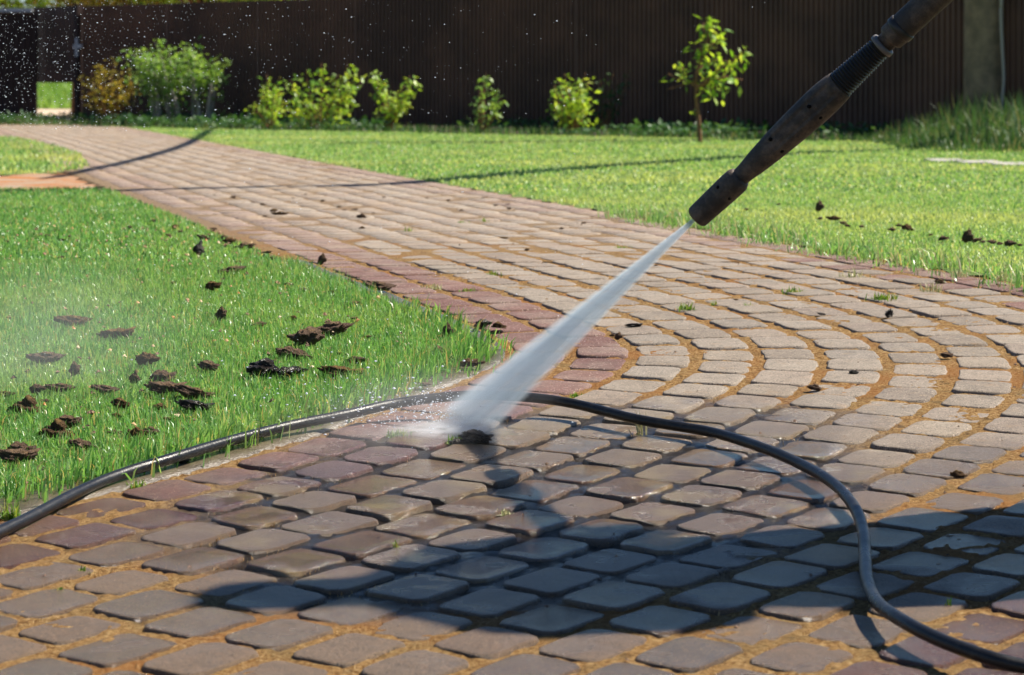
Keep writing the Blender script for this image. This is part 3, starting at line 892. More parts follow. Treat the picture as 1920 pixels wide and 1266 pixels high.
# spreading bush with pale stems and the golden bush beside it
pst = []
for (bx, trunk, tops) in ((331, [(331, 228), (334, 205), (329, 190), (322, 168)], [(290, 78), (318, 88), (268, 95), (242, 98), (300, 110), (225, 106), (280, 125), (330, 110), (255, 125), (305, 140), (240, 150), (290, 155), (325, 140), (265, 160), (345, 150)]),
                           (374, [(374, 222), (372, 198), (366, 180), (362, 160)], [(358, 88), (366, 105), (375, 120), (385, 135), (350, 130), (395, 145), (405, 148), (370, 150), (340, 95)]),
                           (391, [(391, 222), (392, 200), (394, 175), (396, 158)], [(410, 115), (402, 135), (412, 150), (385, 150)]),
                           (298, [(298, 222), (297, 200), (296, 180), (290, 165)], [(262, 135), (282, 140), (300, 165), (270, 170), (315, 165)])):
    pst.append((trunk, 0.035, 1.0, 0.0))
    for tp in tops:
        t0 = trunk[-1]
        pst.append(([trunk[-1], (t0[0] * .6 + tp[0] * .4 + random.uniform(-5, 5), t0[1] * .5 + tp[1] * .5), tp], 0.009, .2, 8.5))
shrub("spreading_bush", "wide grey green bush carried on bare pale crooked stems", "bush", 335, 232, 28.4, pst, M['leaf_mid'], 0.055, M['palebark'], spread=.085)
shrub("golden_bush", "rounded golden yellow bush beside the gate gap", "bush", 205, 228, 29.3,
      fan(205, 230, [(160, 150), (172, 135), (185, 122), (200, 117), (215, 118), (232, 125), (245, 140), (252, 155), (240, 165), (180, 150), (205, 140), (225, 150), (165, 175), (190, 170), (215, 175), (240, 185), (200, 195), (225, 200)], lf=.3, dens=5.5), M['leaf_gold'], 0.05, spread=.07)

# young fruit tree
def young_tree():
    Y = 20.8
    base = Vector(((1313 - 960) / FPX * Y, Y, 0))
    root = empty("young_tree", tuple(base)); tag(root, "young fruit tree with rust coloured trunk and lime leaves", "tree")
    def w3(x, y, dy=0): return lift(x, y, Y + dy) - base
    tr = catmull([w3(1313, 272), w3(1311, 240), w3(1309, 215), w3(1306, 195), w3(1305, 170), w3(1304, 155)], 5)
    V, F = tube(tr, [0.019 - .0003 * i for i in range(len(tr))], 9)
    link("trunk", pyd("trunk", V, F), M['bark'], root, True)
    limbs = [([(1304, 160), (1290, 152), (1272, 148), (1252, 138)], 0), ([(1304, 155), (1308, 130), (1318, 100), (1330, 60), (1334, 36)], 0.0),
             ([(1306, 165), (1325, 150), (1350, 130), (1385, 105), (1398, 92)], -.1), ([(1306, 165), (1330, 155), (1360, 145), (1392, 150)], .1),
             ([(1284, 150), (1280, 130), (1272, 115)], .1), ([(1310, 130), (1325, 120), (1345, 112), (1372, 118)], .12), ([(1318, 100), (1310, 90), (1302, 95)], -.1),
             ([(1322, 90), (1340, 80), (1352, 72)], .1), ([(1306, 168), (1325, 168), (1340, 165), (1362, 160)], -.12), ([(1290, 152), (1278, 160), (1250, 168)], 0.0),
             ([(1309, 215), (1300, 208), (1298, 205)], 0), ([(1330, 155), (1335, 170), (1338, 180)], .1), ([(1326, 66), (1318, 52), (1320, 44)], .1), ([(1326, 76), (1338, 62), (1345, 54)], -.1)]
    parts = []; LP = []
    for i, (pl, dy) in enumerate(limbs):
        cp = catmull([w3(x, y, dy * j / len(pl)) for j, (x, y) in enumerate(pl)], 5); n = len(cp)
        parts.append(tube(cp, [max(.003, (.016 if i < 4 else .008) * (1 - .8 * k / n)) for k in range(n)], 6))
        if i == 9: continue
        L = sum((cp[k + 1] - cp[k]).length for k in range(n - 1))
        cnt = int(L * 84) if i != 10 else 3
        for _ in range(cnt):
            t = .30 + .72 * random.random()
            c = cp[min(n - 1, int(t * (n - 1)))]
            LP.append(tuple(c + Vector((random.gauss(0, .030), random.gauss(0, .034), random.gauss(0, .026)))))
    V, F = join(parts)
    link("branches", pyd("branches", V, F), M['bark'], root, True)
    leaves_mesh("crown", LP, 0.076, M['leaf_lime'], root, droop=.8, aspect=.40)
young_tree()

# ground cover and uncut grass in the shade at the fence foot
def along_bed(n, d0, d1, s0=0.0, s1=None):
    s = rng.uniform(s0, s1 or total, n); d = rng.uniform(d0, d1, n)
    return np.stack([FENCE_A.x + FDIR.x * s + FNOR.x * d, FENCE_A.y + FDIR.y * s + FNOR.y * d], 1)
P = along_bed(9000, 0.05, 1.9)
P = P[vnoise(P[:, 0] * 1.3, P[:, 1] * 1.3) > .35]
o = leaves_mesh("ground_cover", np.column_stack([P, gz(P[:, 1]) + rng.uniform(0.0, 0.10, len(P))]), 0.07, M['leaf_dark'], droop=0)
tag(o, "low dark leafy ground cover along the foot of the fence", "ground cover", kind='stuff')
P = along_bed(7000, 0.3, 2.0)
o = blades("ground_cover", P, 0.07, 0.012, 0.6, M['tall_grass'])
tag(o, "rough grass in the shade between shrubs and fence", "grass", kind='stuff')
# bank of tall grass at the right
n = 9000
mx = rng.uniform(2.75, 6.0, n); my = rng.uniform(17.9, 22.2, n)
hgt = np.clip((mx - 2.75) / .9, 0.1, 1) * np.clip((my - 17.7) / 1.2, .35, 1)
o = blades("tall_grass", np.stack([mx, my], 1), 0.36 * hgt, 0.011, 0.75, M['tall_grass'])
tag(o, "bank of tall uncut grass at the foot of the wooden pole", "grass", kind='stuff')

# trees and the grassy bank beyond the fence
P = np.stack([rng.uniform(-13, -2, 12000), rng.uniform(45.0, 51, 12000)], 1)
o = blades("verge_grass", P, 0.14 + .11 * (P[:, 1] - 45), 0.03, 0.6, M['leaf_mid'])
tag(o, "green verge beyond the sandy road, seen through the gap", "grass", kind='stuff')
def far_tree(x, y, r, hc, mat, label):
    root = empty("garden_tree", (x, y, 0)); tag(root, label, "tree", "trees beyond the fence")
    V, F = tube([(0, 0, -.05), (0.03, 0, hc * .5), (0, 0, hc)], [.11, .09, .05], 8)
    link("trunk", pyd("trunk", V, F), M['bark'], root, True)
    parts = []
    pts = []
    for c in range(26):
        v = Vector((random.gauss(0, 1), random.gauss(0, 1), random.gauss(0, .8))).normalized() * r * random.uniform(.35, 1)
        cc = Vector((v.x, v.y, hc + v.z * .8))
        parts.append(tube([(0, 0, hc * .6), tuple(cc * .5 + Vector((0, 0, hc * .35))), tuple(cc)], [.03, .02, .008], 5))
        for _ in range(230):
            pts.append(tuple(cc + Vector((random.gauss(0, .24), random.gauss(0, .24), random.gauss(0, .2)))))
    V, F = join(parts); link("branches", pyd("branches", V, F), M['bark'], root, True)
    leaves_mesh("crown", pts, .13, mat, root)
far_tree(-7.2, 36.5, 1.35, 2.2, M['leaf_lime'], "leafy tree over the fence above the dark gate leaf")
far_tree(-6.1, 37.5, 1.35, 2.25, M['leaf_mid'], "leafy tree over the fence above the gate gap")
far_tree(-5.0, 36.0, 1.25, 2.15, M['leaf_gold'], "yellowing tree over the fence behind the golden bush")
far_tree(-4.0, 35.0, 1.2, 2.12, M['leaf_lime'], "leafy tree showing over the fence behind the spreading bush")
far_tree(-3.1, 35.5, 1.1, 2.1, M['leaf_mid'], "last leafy tree before the fence leaves the picture's top")

# ------------------------------------------------------------------ hose
HOSE = [(-90, 1042, .010), (0, 997, .010), (60, 968, .010), (150, 921, .011), (230, 888, .013), (330, 857, .018), (430, 827, .018), (540, 799, .018), (650, 777, .024), (740, 757, .03),
        (830, 745, .036), (910, 741, .038), (1000, 746, .034), (1080, 758, .028), (1180, 783, .024), (1250, 796, .021), (1340, 812, .020), (1430, 840, .022), (1500, 870, .022),
        (1560, 905, .022), (1600, 948, .018), (1618, 995, .013), (1622, 1045, .011), (1626, 1090, .014), (1645, 1130, .022), (1690, 1163, .028), (1760, 1199, .028), (1850, 1232, .026), (1930, 1252, .02), (2050, 1270, .013)]
hp = catmull([at(x, y, h) for x, y, h in HOSE], 10)
V, F = tube(hp, 0.0087, 16)
s = N("black_hose_rubber"); tc = s.n('TexCoord').outputs['Object']
dust = s.math('MULTIPLY', s.sstep(s.noise(60, 5, .7, tc), .52, .75), .4)
s.p('Base Color', s.mix(dust, c4(.008, .008, .009), c4(.085, .068, .05)))
s.p('Roughness', s.mix(s.noise(14, 3, .6, tc), 0.12, 0.55, 'FLOAT')); s.p('Specular IOR Level', .35)
s.bump(s.noise(240, 3, .7, tc), .25, .004)
o = link("garden_hose", pyd("garden_hose", V, F), s.m, smooth=True)
tag(o, "black rubber hose looping across the paving and past the jet", "hose")

# ------------------------------------------------------------------ pressure washer lance
TIP = lift(1305, 409, 4.33)
TOP = lift(1775, -26, 4.16)
AX = (TOP - TIP).normalized()
SIDE_V = AX.cross(Vector((0, 1, 0))).normalized()           # across the lance, in the picture plane
DEEP = SIDE_V.cross(AX).normalized()
PXM = 4.28 / FPX
lance = empty("pressure_washer_lance", tuple(TIP))
tag(lance, "dusty dark pressure washer lance aimed down at the paving", "pressure washer lance")
LM = Matrix((SIDE_V, DEEP, AX)).transposed().to_4x4(); LM.translation = TIP
lance.matrix_world = LM
s = N("dusty_lance_plastic"); tc = s.n('TexCoord').outputs['Object']
d1 = s.sstep(s.noise(28, 6, .7, tc), .40, .68); d2 = s.noise(160, 4, .7, tc)
s.p('Base Color', s.mix(s.math('MULTIPLY', d1, .85), c4(.034, .028, .024), s.mix(d2, c4(.085, .06, .044), c4(.21, .155, .115))))
s.p('Roughness', .62); s.p('Specular IOR Level', .4); s.bump(d2, .6, .003)
M['lance'] = s.m
M['lance_black'] = simple("black_bellows", (.016, .015, .015), .45, .4, 60, (.03, .026, .022))
M['lance_ring'] = simple("worn_grey_ring", (.13, .12, .115), .5, .4, 40, (.11, .10, .095))
M['hole_shade'] = simple("screw_hole_shade", (.005, .005, .005), .8, .1)

def lathe(prof, sides=40, sy=1.0, shape=None, cap0=True, cap1=True):
    """prof: (distance along, radius) in photo pixels; sy squashes the depth"""
    V, F = [], []
    for (z, r) in prof:
        for k in range(sides):
            a = 2 * math.pi * k / sides
            q = 1.0
            if shape: q = shape(a, z)
            V.append((r * q * math.cos(a) * PXM, r * q * sy * math.sin(a) * PXM, z * PXM))
    n = len(prof)
    for i in range(n - 1):
        for k in range(sides):
            k2 = (k + 1) % sides
            F.append((i * sides + k, i * sides + k2, (i + 1) * sides + k2, (i + 1) * sides + k))
    if cap0: F.append(tuple(range(sides))[::-1])
    if cap1: F.append(tuple((n - 1) * sides + k for k in range(sides)))
    return V, F

def soft_prof(pts, step=4):
    z = np.arange(pts[0][0], pts[-1][0] + .1, step)
    c = catmull([(a, b, 0) for a, b in pts], 14)
    zz = np.array([q.x for q in c]); rr = np.array([q.y for q in c])
    return [(float(a), float(np.interp(a, zz, rr))) for a in z]

# nozzle guard: hollow cup
gp = soft_prof([(0, 21.5), (6, 23), (30, 23.8), (70, 25), (100, 25.5), (112, 24.5), (122, 19)])
gp = [(9, 15), (4, 18.5), (0, 20)] + gp[1:]
V, F = lathe(gp, 40, 1.0, cap0=True)
link("nozzle_guard", pyd("nozzle_guard", V, F), M['lance'], lance, True)
V, F = tube([(0, 0, 2 * PXM), (0, 0, 12 * PXM)], 6 * PXM, 16)
link("nozzle", pyd("nozzle", V, F), M['lance_black'], lance, True)
def groove(a, z):
    # two flat recessed panels along the grip
    if 190 < z < 372:
        e = min(1, (z - 190) / 40, (372 - z) / 12)
        v = math.cos(a) * .25 + math.sin(a) * -.97
        if v > 0.88: return 1 - .16 * e * min(1, (v - .88) / .03)
    return 1 + 0.02 * math.cos(2 * a)
V, F = lathe(soft_prof([(116, 17), (135, 18.5), (170, 23), (220, 27), (275, 30), (330, 31.5), (365, 30), (382, 27)], 3), 72, .92, groove)
link("grip", pyd("grip", V, F), M['lance'], lance, True)
rib = []
for i in range(34):
    z = 380 + i * 3.1
    t = i / 33
    rr = 26.0 - 5.0 * t
    rib.append((z, rr + (1.9 if i % 2 else -1.3)))
V, F = lathe(rib, 40, .95)
link("ribbed_sleeve", pyd("ribbed_sleeve", V, F), M['lance_black'], lance, False)
V, F = lathe([(483, 21), (484, 24.5), (489, 25), (493, 24), (494, 20)], 36)
link("end_ring", pyd("end_ring", V, F), M['lance_ring'], lance, True)
V, F = lathe([(492, 18), (506, 18.5), (507, 22), (511, 25.5), (530, 26.3), (640, 27), (900, 27), (960, 22)], 40)
link("lance_tube", pyd("lance_tube", V, F), M['lance'], lance, True)
V, F = lathe([(528, 26.9), (529, 28.2), (541, 28.4), (542, 27.0)], 40)
link("collar", pyd("collar", V, F), M['lance_black'], lance, True)
# handle and trigger gun, above the picture
V, F = join([tube([(0, 0, 900 * PXM), (0, 0, 1180 * PXM)], [.022, .02], 14), tube([(0, 0, 1130 * PXM), (.03, 0, 1200 * PXM), (.10, 0, 1260 * PXM)], [.02, .021, .018], 14),
             tube([(.03, 0, 1090 * PXM), (.07, 0, 1150 * PXM), (.10, 0, 1230 * PXM)], [.007, .007, .007], 8)])
link("trigger_gun", pyd("trigger_gun", V, F), M['lance'], lance, True)
# screw holes: flush black plugs facing the camera, the holes' shade put into their colour
for (hx, hy) in ((268, 985), (332, 1045), (553, 708), (617, 775), (762, 518), (825, 582)):
    X = 1260 + hx / 2.878; Y_ = hy / 2.878
    dv = Vector((X - 1308, Y_ - 409)); a2 = Vector((AX.x, -AX.z)).normalized()
    z = dv.dot(a2); off = dv.x * a2.y - dv.y * a2.x
    rr = float(np.interp(z, [0, 70, 112, 135, 220, 330, 382], [22, 25, 24, 18.5, 27, 31.5, 27]))
    lx = SIDE_V.x * dv.x - SIDE_V.z * dv.y
    lx = max(-rr * .95, min(rr * .95, lx))
    ang_y = -math.sqrt(max(0, rr * rr - lx * lx)) * (.92 if z > 116 else 1.0)
    # DEEP may point either way: choose the side facing the camera
    sg = 1 if DEEP.y < 0 else -1
    c = Vector((lx * PXM, -ang_y * sg * PXM, z * PXM)); nrm = Vector((lx, -ang_y * sg, 0)).normalized()
    ring_pts = [c - nrm * .006, c + nrm * .0004]
    V, F = tube(ring_pts, [.0030, .0030], 14)
    link("screw_hole", pyd("screw_hole", V, F), M['hole_shade'], lance, True)

# ------------------------------------------------------------------ water jet
IMPACT = at(868, 796, 0.0)
J0 = TIP - AX * 0.004
JD = (IMPACT - J0); JL = JD.length; JX = JD.normalized()
JY = JX.cross(Vector((0, 1, 0))).normalized(); JZ = JX.cross(JY).normalized()
def jet_mat():
    s = N("pressurised_spray"); s.t.nodes.remove(s.b)
    pv = s.n('VolumePrincipled')
    tc = s.n('TexCoord').outputs['Object']; sep = s.n('SeparateXYZ'); s.set(sep.inputs[0], tc)
    x, y, z = sep.outputs
    wd = s.math('ADD', 0.0042, s.math('MULTIPLY', x, 0.080))
    u = s.math('DIVIDE', y, wd); v = s.math('DIVIDE', z, wd)
    r = s.math('SQRT', s.math('ADD', s.math('MULTIPLY', u, u), s.math('MULTIPLY', v, v)))
    comb = s.n('CombineXYZ'); s.set(comb.inputs[0], s.math('MULTIPLY', x, 3.0)); s.set(comb.inputs[1], s.math('MULTIPLY', u, 2.4)); s.set(comb.inputs[2], s.math('MULTIPLY', v, 2.4))
    st = s.sstep(s.noise(1.7, 4, .6, comb.outputs[0]), .30, .66)
    fall = s.n('MapRange', interpolation_type='SMOOTHSTEP'); s.set(fall.inputs[0], r); fall.inputs[1].default_value = 1.0; fall.inputs[2].default_value = 0.55
    dens = s.math('MULTIPLY', fall.outputs[0], s.math('ADD', .22, s.math('MULTIPLY', st, 1.35)))
    dens = s.math('MULTIPLY', dens, s.math('DIVIDE', 1.5, wd))
    # thins out near the ground
    s.set(pv.inputs['Density'], dens)
    pv.inputs['Color'].default_value = c4(.66, .75, .82); pv.inputs['Anisotropy'].default_value = 0.2
    s.t.links.new(pv.outputs[0], s.out.inputs['Volume'])
    return s.m
prof = []
V, F = [], []
sd = 20
for i in range(22):
    x = JL * 1.01 * i / 21
    rr = 0.0042 + 0.080 * x
    for k in range(sd):
        a = 2 * math.pi * k / sd
        V.append((x, rr * math.cos(a), rr * math.sin(a)))
for i in range(21):
    for k in range(sd):
        k2 = (k + 1) % sd
        F.append((i * sd + k, i * sd + k2, (i + 1) * sd + k2, (i + 1) * sd + k))
F.append(tuple(range(sd))[::-1]); F.append(tuple(21 * sd + k for k in range(sd)))
JM = Matrix((JX, JY, JZ)).transposed().to_4x4(); JM.translation = J0
jet = link("water_jet", pyd("water_jet", V, F), jet_mat())
jet.matrix_world = JM
tag(jet, "white fan of pressurised water shooting from the lance nozzle", "water jet")

def spray_mat(name, k, nscale, lo, hi, col=(.95, .97, 1.0)):
    """a puff that fades to its own edge; local unit sphere"""
    s = N(name); s.t.nodes.remove(s.b)
    pv = s.n('VolumePrincipled'); tc = s.n('TexCoord').outputs['Object']
    ln = s.n('VectorMath', operation='LENGTH'); s.set(ln.inputs[0], tc)
    f = s.n('MapRange', interpolation_type='SMOOTHSTEP'); s.set(f.inputs[0], ln.outputs['Value']); f.inputs[1].default_value = 1.0; f.inputs[2].default_value = 0.1
    nz = s.sstep(s.noise(nscale, 4, .6, tc), lo, hi)
    s.set(pv.inputs['Density'], s.math('MULTIPLY', s.math('MULTIPLY', f.outputs[0], nz), k))
    pv.inputs['Color'].default_value = c4(*col); pv.inputs['Anisotropy'].default_value = .2
    s.t.links.new(pv.outputs[0], s.out.inputs['Volume'])
    return s.m
def puff(name, loc, scale, rot, mat):
    bm = bmesh.new(); bmesh.ops.create_icosphere(bm, subdivisions=3, radius=1.0)
    me = bpy.data.meshes.new(name); bm.to_mesh(me); bm.free()
    o = link(name, me, mat)
    o.location = loc; o.scale = scale; o.rotation_euler = rot
    return o
q = at(838, 806, 0.008)
o = puff("impact_spray", q, (.13, .085, .020), (0, 0, R(10)), spray_mat("impact_foam", 34, 3.4, .36, .62))
tag(o, "white burst of spray where the jet hits the paving", "spray")
q = at(770, 775, 0.05)
o = puff("spray_mist", q, (.30, .25, .10), (0, R(-8), R(15)), spray_mat("thin_spray", 1.1, 2.0, .25, .65))
tag(o, "thin veil of spray drifting over the hose beside the jet", "mist", kind='stuff')
q = lift(60, 640, 4.9)
o = puff("spray_mist", q, (.42, .42, .20), (0, 0, 0), spray_mat("drifting_mist", 0.50, 1.6, .2, .7))
tag(o, "pale drifting mist over the left lawn", "mist", kind='stuff')

# airborne drops: too many to count
def drops():
    n = 2300
    px = rng.gamma(1.2, 230, n) - 60; py = rng.uniform(-10, 245, n)
    px2 = rng.uniform(-20, 1100, 420); py2 = rng.uniform(0, 700, 420)
    px = np.concatenate([px, px2]); py = np.concatenate([py, py2])
    k = px < 1500; px, py = px[k], py[k]; n = len(px)
    Y = rng.uniform(3.6, 6.4, n)
    r = 0.00030 + 0.0007 * rng.random(n) ** 4
    c = np.stack([(px - 960) / FPX * Y, Y, CAM_Z - (py - HORIZON) / FPX * Y], 1)
    ok = c[:, 2] > gz(c[:, 1]) + .03
    c, r = c[ok], r[ok]; n = len(c)
    o8 = np.array([(1, 0, 0), (-1, 0, 0), (0, 1, 0), (0, -1, 0), (0, 0, 1), (0, 0, -1)], float)
    fc = np.array([(0, 2, 4), (2, 1, 4), (1, 3, 4), (3, 0, 4), (2, 0, 5), (1, 2, 5), (3, 1, 5), (0, 3, 5)])
    st = np.stack([r * rng.uniform(1, 2.2, n), r, r], 1)
    V = c[:, None, :] + o8[None] * st[:, None, :]
    F = (np.arange(n)[:, None, None] * 6 + fc[None]).reshape(-1, 3)
    s = N("water_drop"); s.p('Base Color', c4(.85, .9, .95)); s.p('Roughness', .15)  # sun glint of clear drops put into the colour as white
    tr = s.n('BsdfTranslucent'); tr.inputs[0].default_value = c4(.9, .93, 1)
    mx = s.n('MixShader'); mx.inputs[0].default_value = .5
    s.t.links.new(s.b.outputs[0], mx.inputs[1]); s.t.links.new(tr.outputs[0], mx.inputs[2]); s.t.links.new(mx.outputs[0], s.out.inputs[0])
    o = link("water_drops", quads("water_drops", V.reshape(-1, 3), F), s.m, smooth=True)
    tag(o, "fine water drops flying in front of the dark fence", "water drops", kind='stuff')
drops()
def splash():
    n = 700
    an = rng.normal(math.pi * 1.02, .75, n); d = np.abs(rng.normal(0, .16, n)) + .02; h = np.abs(rng.normal(0, .028, n)) * (1 + d * 3) + .004
    c = np.stack([IMPACT.x + np.cos(an) * d, IMPACT.y + np.sin(an) * d * .7, gz(IMPACT.y + np.sin(an) * d * .7) + h], 1)
    r = .00035 + .0009 * rng.random(n) ** 3
    o8 = np.array([(1, 0, 0), (-1, 0, 0), (0, 1, 0), (0, -1, 0), (0, 0, 1), (0, 0, -1)], float)
    fc = np.array([(0, 2, 4), (2, 1, 4), (1, 3, 4), (3, 0, 4), (2, 0, 5), (1, 2, 5), (3, 1, 5), (0, 3, 5)])
    st = np.stack([r * rng.uniform(1, 4, n), r, r * rng.uniform(1, 2, n)], 1)
    V = c[:, None, :] + o8[None] * st[:, None, :]
    F = (np.arange(n)[:, None, None] * 6 + fc[None]).reshape(-1, 3)
    o = link("splash_drops", quads("splash_drops", V.reshape(-1, 3), F), bpy.data.materials["water_drop"], smooth=True)
    tag(o, "splashing drops thrown left from where the jet lands", "water drops", kind='stuff')
splash()

# ------------------------------------------------------------------ soil clods
def clod_mesh(kind, seed):
    bm = bmesh.new(); bmesh.ops.create_icosphere(bm, subdivisions=4, radius=1.0)
    off = Vector((seed * 7.3, seed * 3.1, seed * 1.7))
    for v in bm.verts:
        c = v.co.copy(); d = c.normalized()
        n1 = mnoise.noise(d * 1.3 + off); n2 = mnoise.noise(d * 3.4 + off * 2); n3 = mnoise.noise(d * 9 + off)
        n4 = mnoise.noise(d * 22 + off)
        rr = 1 + .45 * n1 + .32 * n2 + .20 * n3 + .10 * n4
        p = d * rr
        if kind == 'slab':
            p = Vector((p.x * .5, p.y * .28, p.z * .11 + .04 * mnoise.noise(Vector((p.x * 2.2, p.y * 2, seed)))))
            p.z += .045 * (p.x * 2) ** 2 * (1 if seed % 2 else -.4)
        elif kind == 'lump': p = Vector((p.x * .5, p.y * .38, p.z * .20))
        elif kind == 'shard': p = Vector((p.x * (.34 - .08 * p.z), p.y * .24, p.z * .34)); p.x += .16 * p.z
        elif kind == 'dome':
            p = Vector((p.x * .5, p.y * .36, max(p.z, -.15) * .27))
        v.co = p
    zmin = min(v.co.z for v in bm.verts)
    for v in bm.verts: v.co.z -= zmin
    me = bpy.data.meshes.new("soil_clod"); bm.to_mesh(me); bm.free()
    me.polygons.foreach_set('use_smooth', np.ones(len(me.polygons), bool))
    return me
CLOD = {}
for kind in ('slab', 'lump', 'shard', 'dome'):
    for sd_ in range(3):
        for mt in ('dark', 'wet', 'brown'):
            me = clod_mesh(kind, sd_ + 1) if mt == 'dark' else CLOD[(kind, sd_, 'dark')].copy()
            if mt != 'dark': me.materials.clear()
            me.materials.append(M['clod_' + mt]); CLOD[(kind, sd_, mt)] = me

def clod(px, py, wpx, kind='lump', mt='dark', label=None, rz=None, sink=.15, zs=1.0, ground=0.0, grp=None):
    q = at(px, py)
    wm = wpx / FPX * q.y
    me = CLOD[(kind, random.randrange(3), mt)]
    o = bpy.data.objects.new("soil_clod", me); C.objects.link(o)
    k = wm / (0.80 if kind == 'shard' else 1.05)
    o.scale = (k, k, k * zs)
    o.rotation_euler = (random.uniform(-.2, .2), random.uniform(-.2, .2), rz if rz is not None else random.uniform(-.5, .5) + (math.pi if random.random() < .5 else 0))
    o.location = (q.x, q.y, q.z + ground - (sink + (.25 if ground else 0)) * k * .2)
    if label: tag(o, label, "soil clod", grp)
    return o

GL = "clods of soil washed onto the left lawn"
big_left = [
    (495, 714, 62, 'lump', 'wet', "big glistening black clod with a long tail on the left lawn", None),
    (540, 714, 62, 'slab', 'wet', "long wet tail lying against the big glistening black clod", 0.1),
    (575, 655, 62, 'lump', 'dark', "chunky brown grey clod leaning on a dark slab on the left lawn", None),
    (622, 633, 78, 'slab', 'dark', "dark slab right behind the chunky brown grey clod", 0.15),
    (545, 678, 66, 'slab', 'dark', "flat dark slab between the glistening clod and the chunky clod", 0.1),
    (135, 616, 64, 'slab', 'brown', "thin tan slab lying highest among the far left clods", 0.25),
    (222, 641, 66, 'slab', 'brown', "arched brown slab just right of the thin tan slab", 0.0),
    (85, 686, 66, 'slab', 'dark', "ragged dark strip of soil below the thin tan slab", 0.3),
    (142, 714, 22, 'shard', 'dark', "small upright black clod below the ragged dark strip", 0),
    (275, 692, 42, 'lump', 'brown', "brown block of soil topped with dry orange moss", 0),
    (306, 720, 50, 'dome', 'dark', "low dark mound just below the orange topped block", 0),
    (390, 703, 36, 'lump', 'dark', "dark rounded clod alone right of the low mound", 0),
    (252, 728, 20, 'shard', 'dark', "thin spike of dark soil below the orange topped block", 0),
    (112, 742, 52, 'slab', 'dark', "broken dark slab with a hollow middle in the far left grass", 0.1),
    (195, 744, 48, 'slab', 'dark', "dark slab between the broken slab and the long twin slabs", 0.1),
    (312, 743, 70, 'slab', 'dark', "upper one of two long parallel dark slabs", 0.0),
    (360, 755, 74, 'slab', 'dark', "lower one of two long parallel dark slabs", -0.08),
    (50, 778, 62, 'dome', 'brown', "big brown dome of soil at the far left edge of the lawn", 0),
    (130, 812, 46, 'lump', 'dark', "dark lump resting behind the flat ochre clod", 0),
    (106, 824, 66, 'dome', 'brown', "flat ochre clod with the dark lump behind it", 0),
    (257, 828, 42, 'dome', 'brown', "rounded brown clod near the hose with a dark one beside it", 0),
    (282, 826, 30, 'lump', 'dark', "small black clod touching the rounded brown clod near the hose", 0),
    (365, 778, 66, 'slab', 'wet', "shiny wet black slab just above the hose", 0.0),
    (40, 858, 52, 'dome', 'dark', "curled dark rind of soil low at the left border", 0),
    (35, 872, 76, 'slab', 'dark', "long dark roll of soil under the curled rind", 0.15),
    (150, 848, 50, 'slab', 'dark', "half buried dark slab below the flat ochre clod", 0.1),
    (640, 716, 78, 'slab', 'brown', "tan ridge of soil and straw beside the big glistening clod", 0.12),
    (668, 690, 44, 'slab', 'dark', "small dark slab above the tan ridge", -0.5),
    (708, 549, 56, 'slab', 'dark', "long dark slab lying at the lawn's edge by the red pavers", -0.15),
    (602, 503, 17, 'shard', 'dark', "pointed dark clod standing near the lawn's back edge", 0),
    (372, 484, 22, 'shard', 'wet', "tilted black shard standing in the upper left lawn", 0.3),
    (435, 519, 48, 'slab', 'dark', "dark reddish slab below the tilted black shard", 0.05),
    (402, 550, 30, 'lump', 'brown', "small tan brown clod below the reddish slab", 0),
    (415, 609, 22, 'shard', 'dark', "small black upright clod in the middle of the left lawn", 0),
    (906, 622, 28, 'lump', 'wet', "black clod at the very corner of the left lawn", 0),
    (936, 622, 26, 'dome', 'brown', "brown lump beside the black clod at the lawn corner", 0),
    (882, 694, 46, 'slab', 'brown', "brown slab of turf at the kerb under the lawn corner", 0.2),
    (838, 642, 22, 'shard', 'dark', "dark shard in the grass just inside the lawn corner", 0),
    (822, 674, 40, 'dome', 'dark', "crumbly dark mound in the grass near the lawn corner", 0),
]
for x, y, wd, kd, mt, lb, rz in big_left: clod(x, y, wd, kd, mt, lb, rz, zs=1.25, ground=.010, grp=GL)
small_left = [(10, 750, 32), (85, 762, 20), (215, 822, 26), (298, 777, 24), (316, 796, 20), (225, 773, 34), (220, 790, 24), (640, 673, 18), (575, 513, 22), (460, 470, 36), (500, 481, 20),
              (515, 494, 22), (488, 618, 28), (550, 606, 14), (664, 605, 14), (665, 578, 24), (326, 538, 16), (354, 531, 12), (540, 541, 18), (570, 551, 18), (620, 556, 20), (655, 539, 20),
              (260, 514, 18), (448, 500, 18), (343, 507, 14), (430, 462, 22), (400, 435, 14), (420, 453, 14), (380, 453, 28), (115, 489, 12), (116, 457, 16), (90, 449, 10), (105, 439, 14),
              (12, 459, 12), (225, 420, 10), (287, 421, 10), (244, 433, 10), (330, 433, 14), (338, 441, 10), (315, 449, 12), (795, 731, 22), (505, 690, 30), (690, 640, 14), (150, 660, 10), (70, 745, 30)]
for x, y, wd in small_left:
    clod(x, y, wd, random.choice(['slab', 'lump', 'slab']), random.choice(['dark', 'dark', 'brown']), "small dark crumb of soil lying loose in the left lawn", zs=1.3, ground=.008, grp="small soil crumbs on the left lawn")
GP = "clods of soil on the paving"
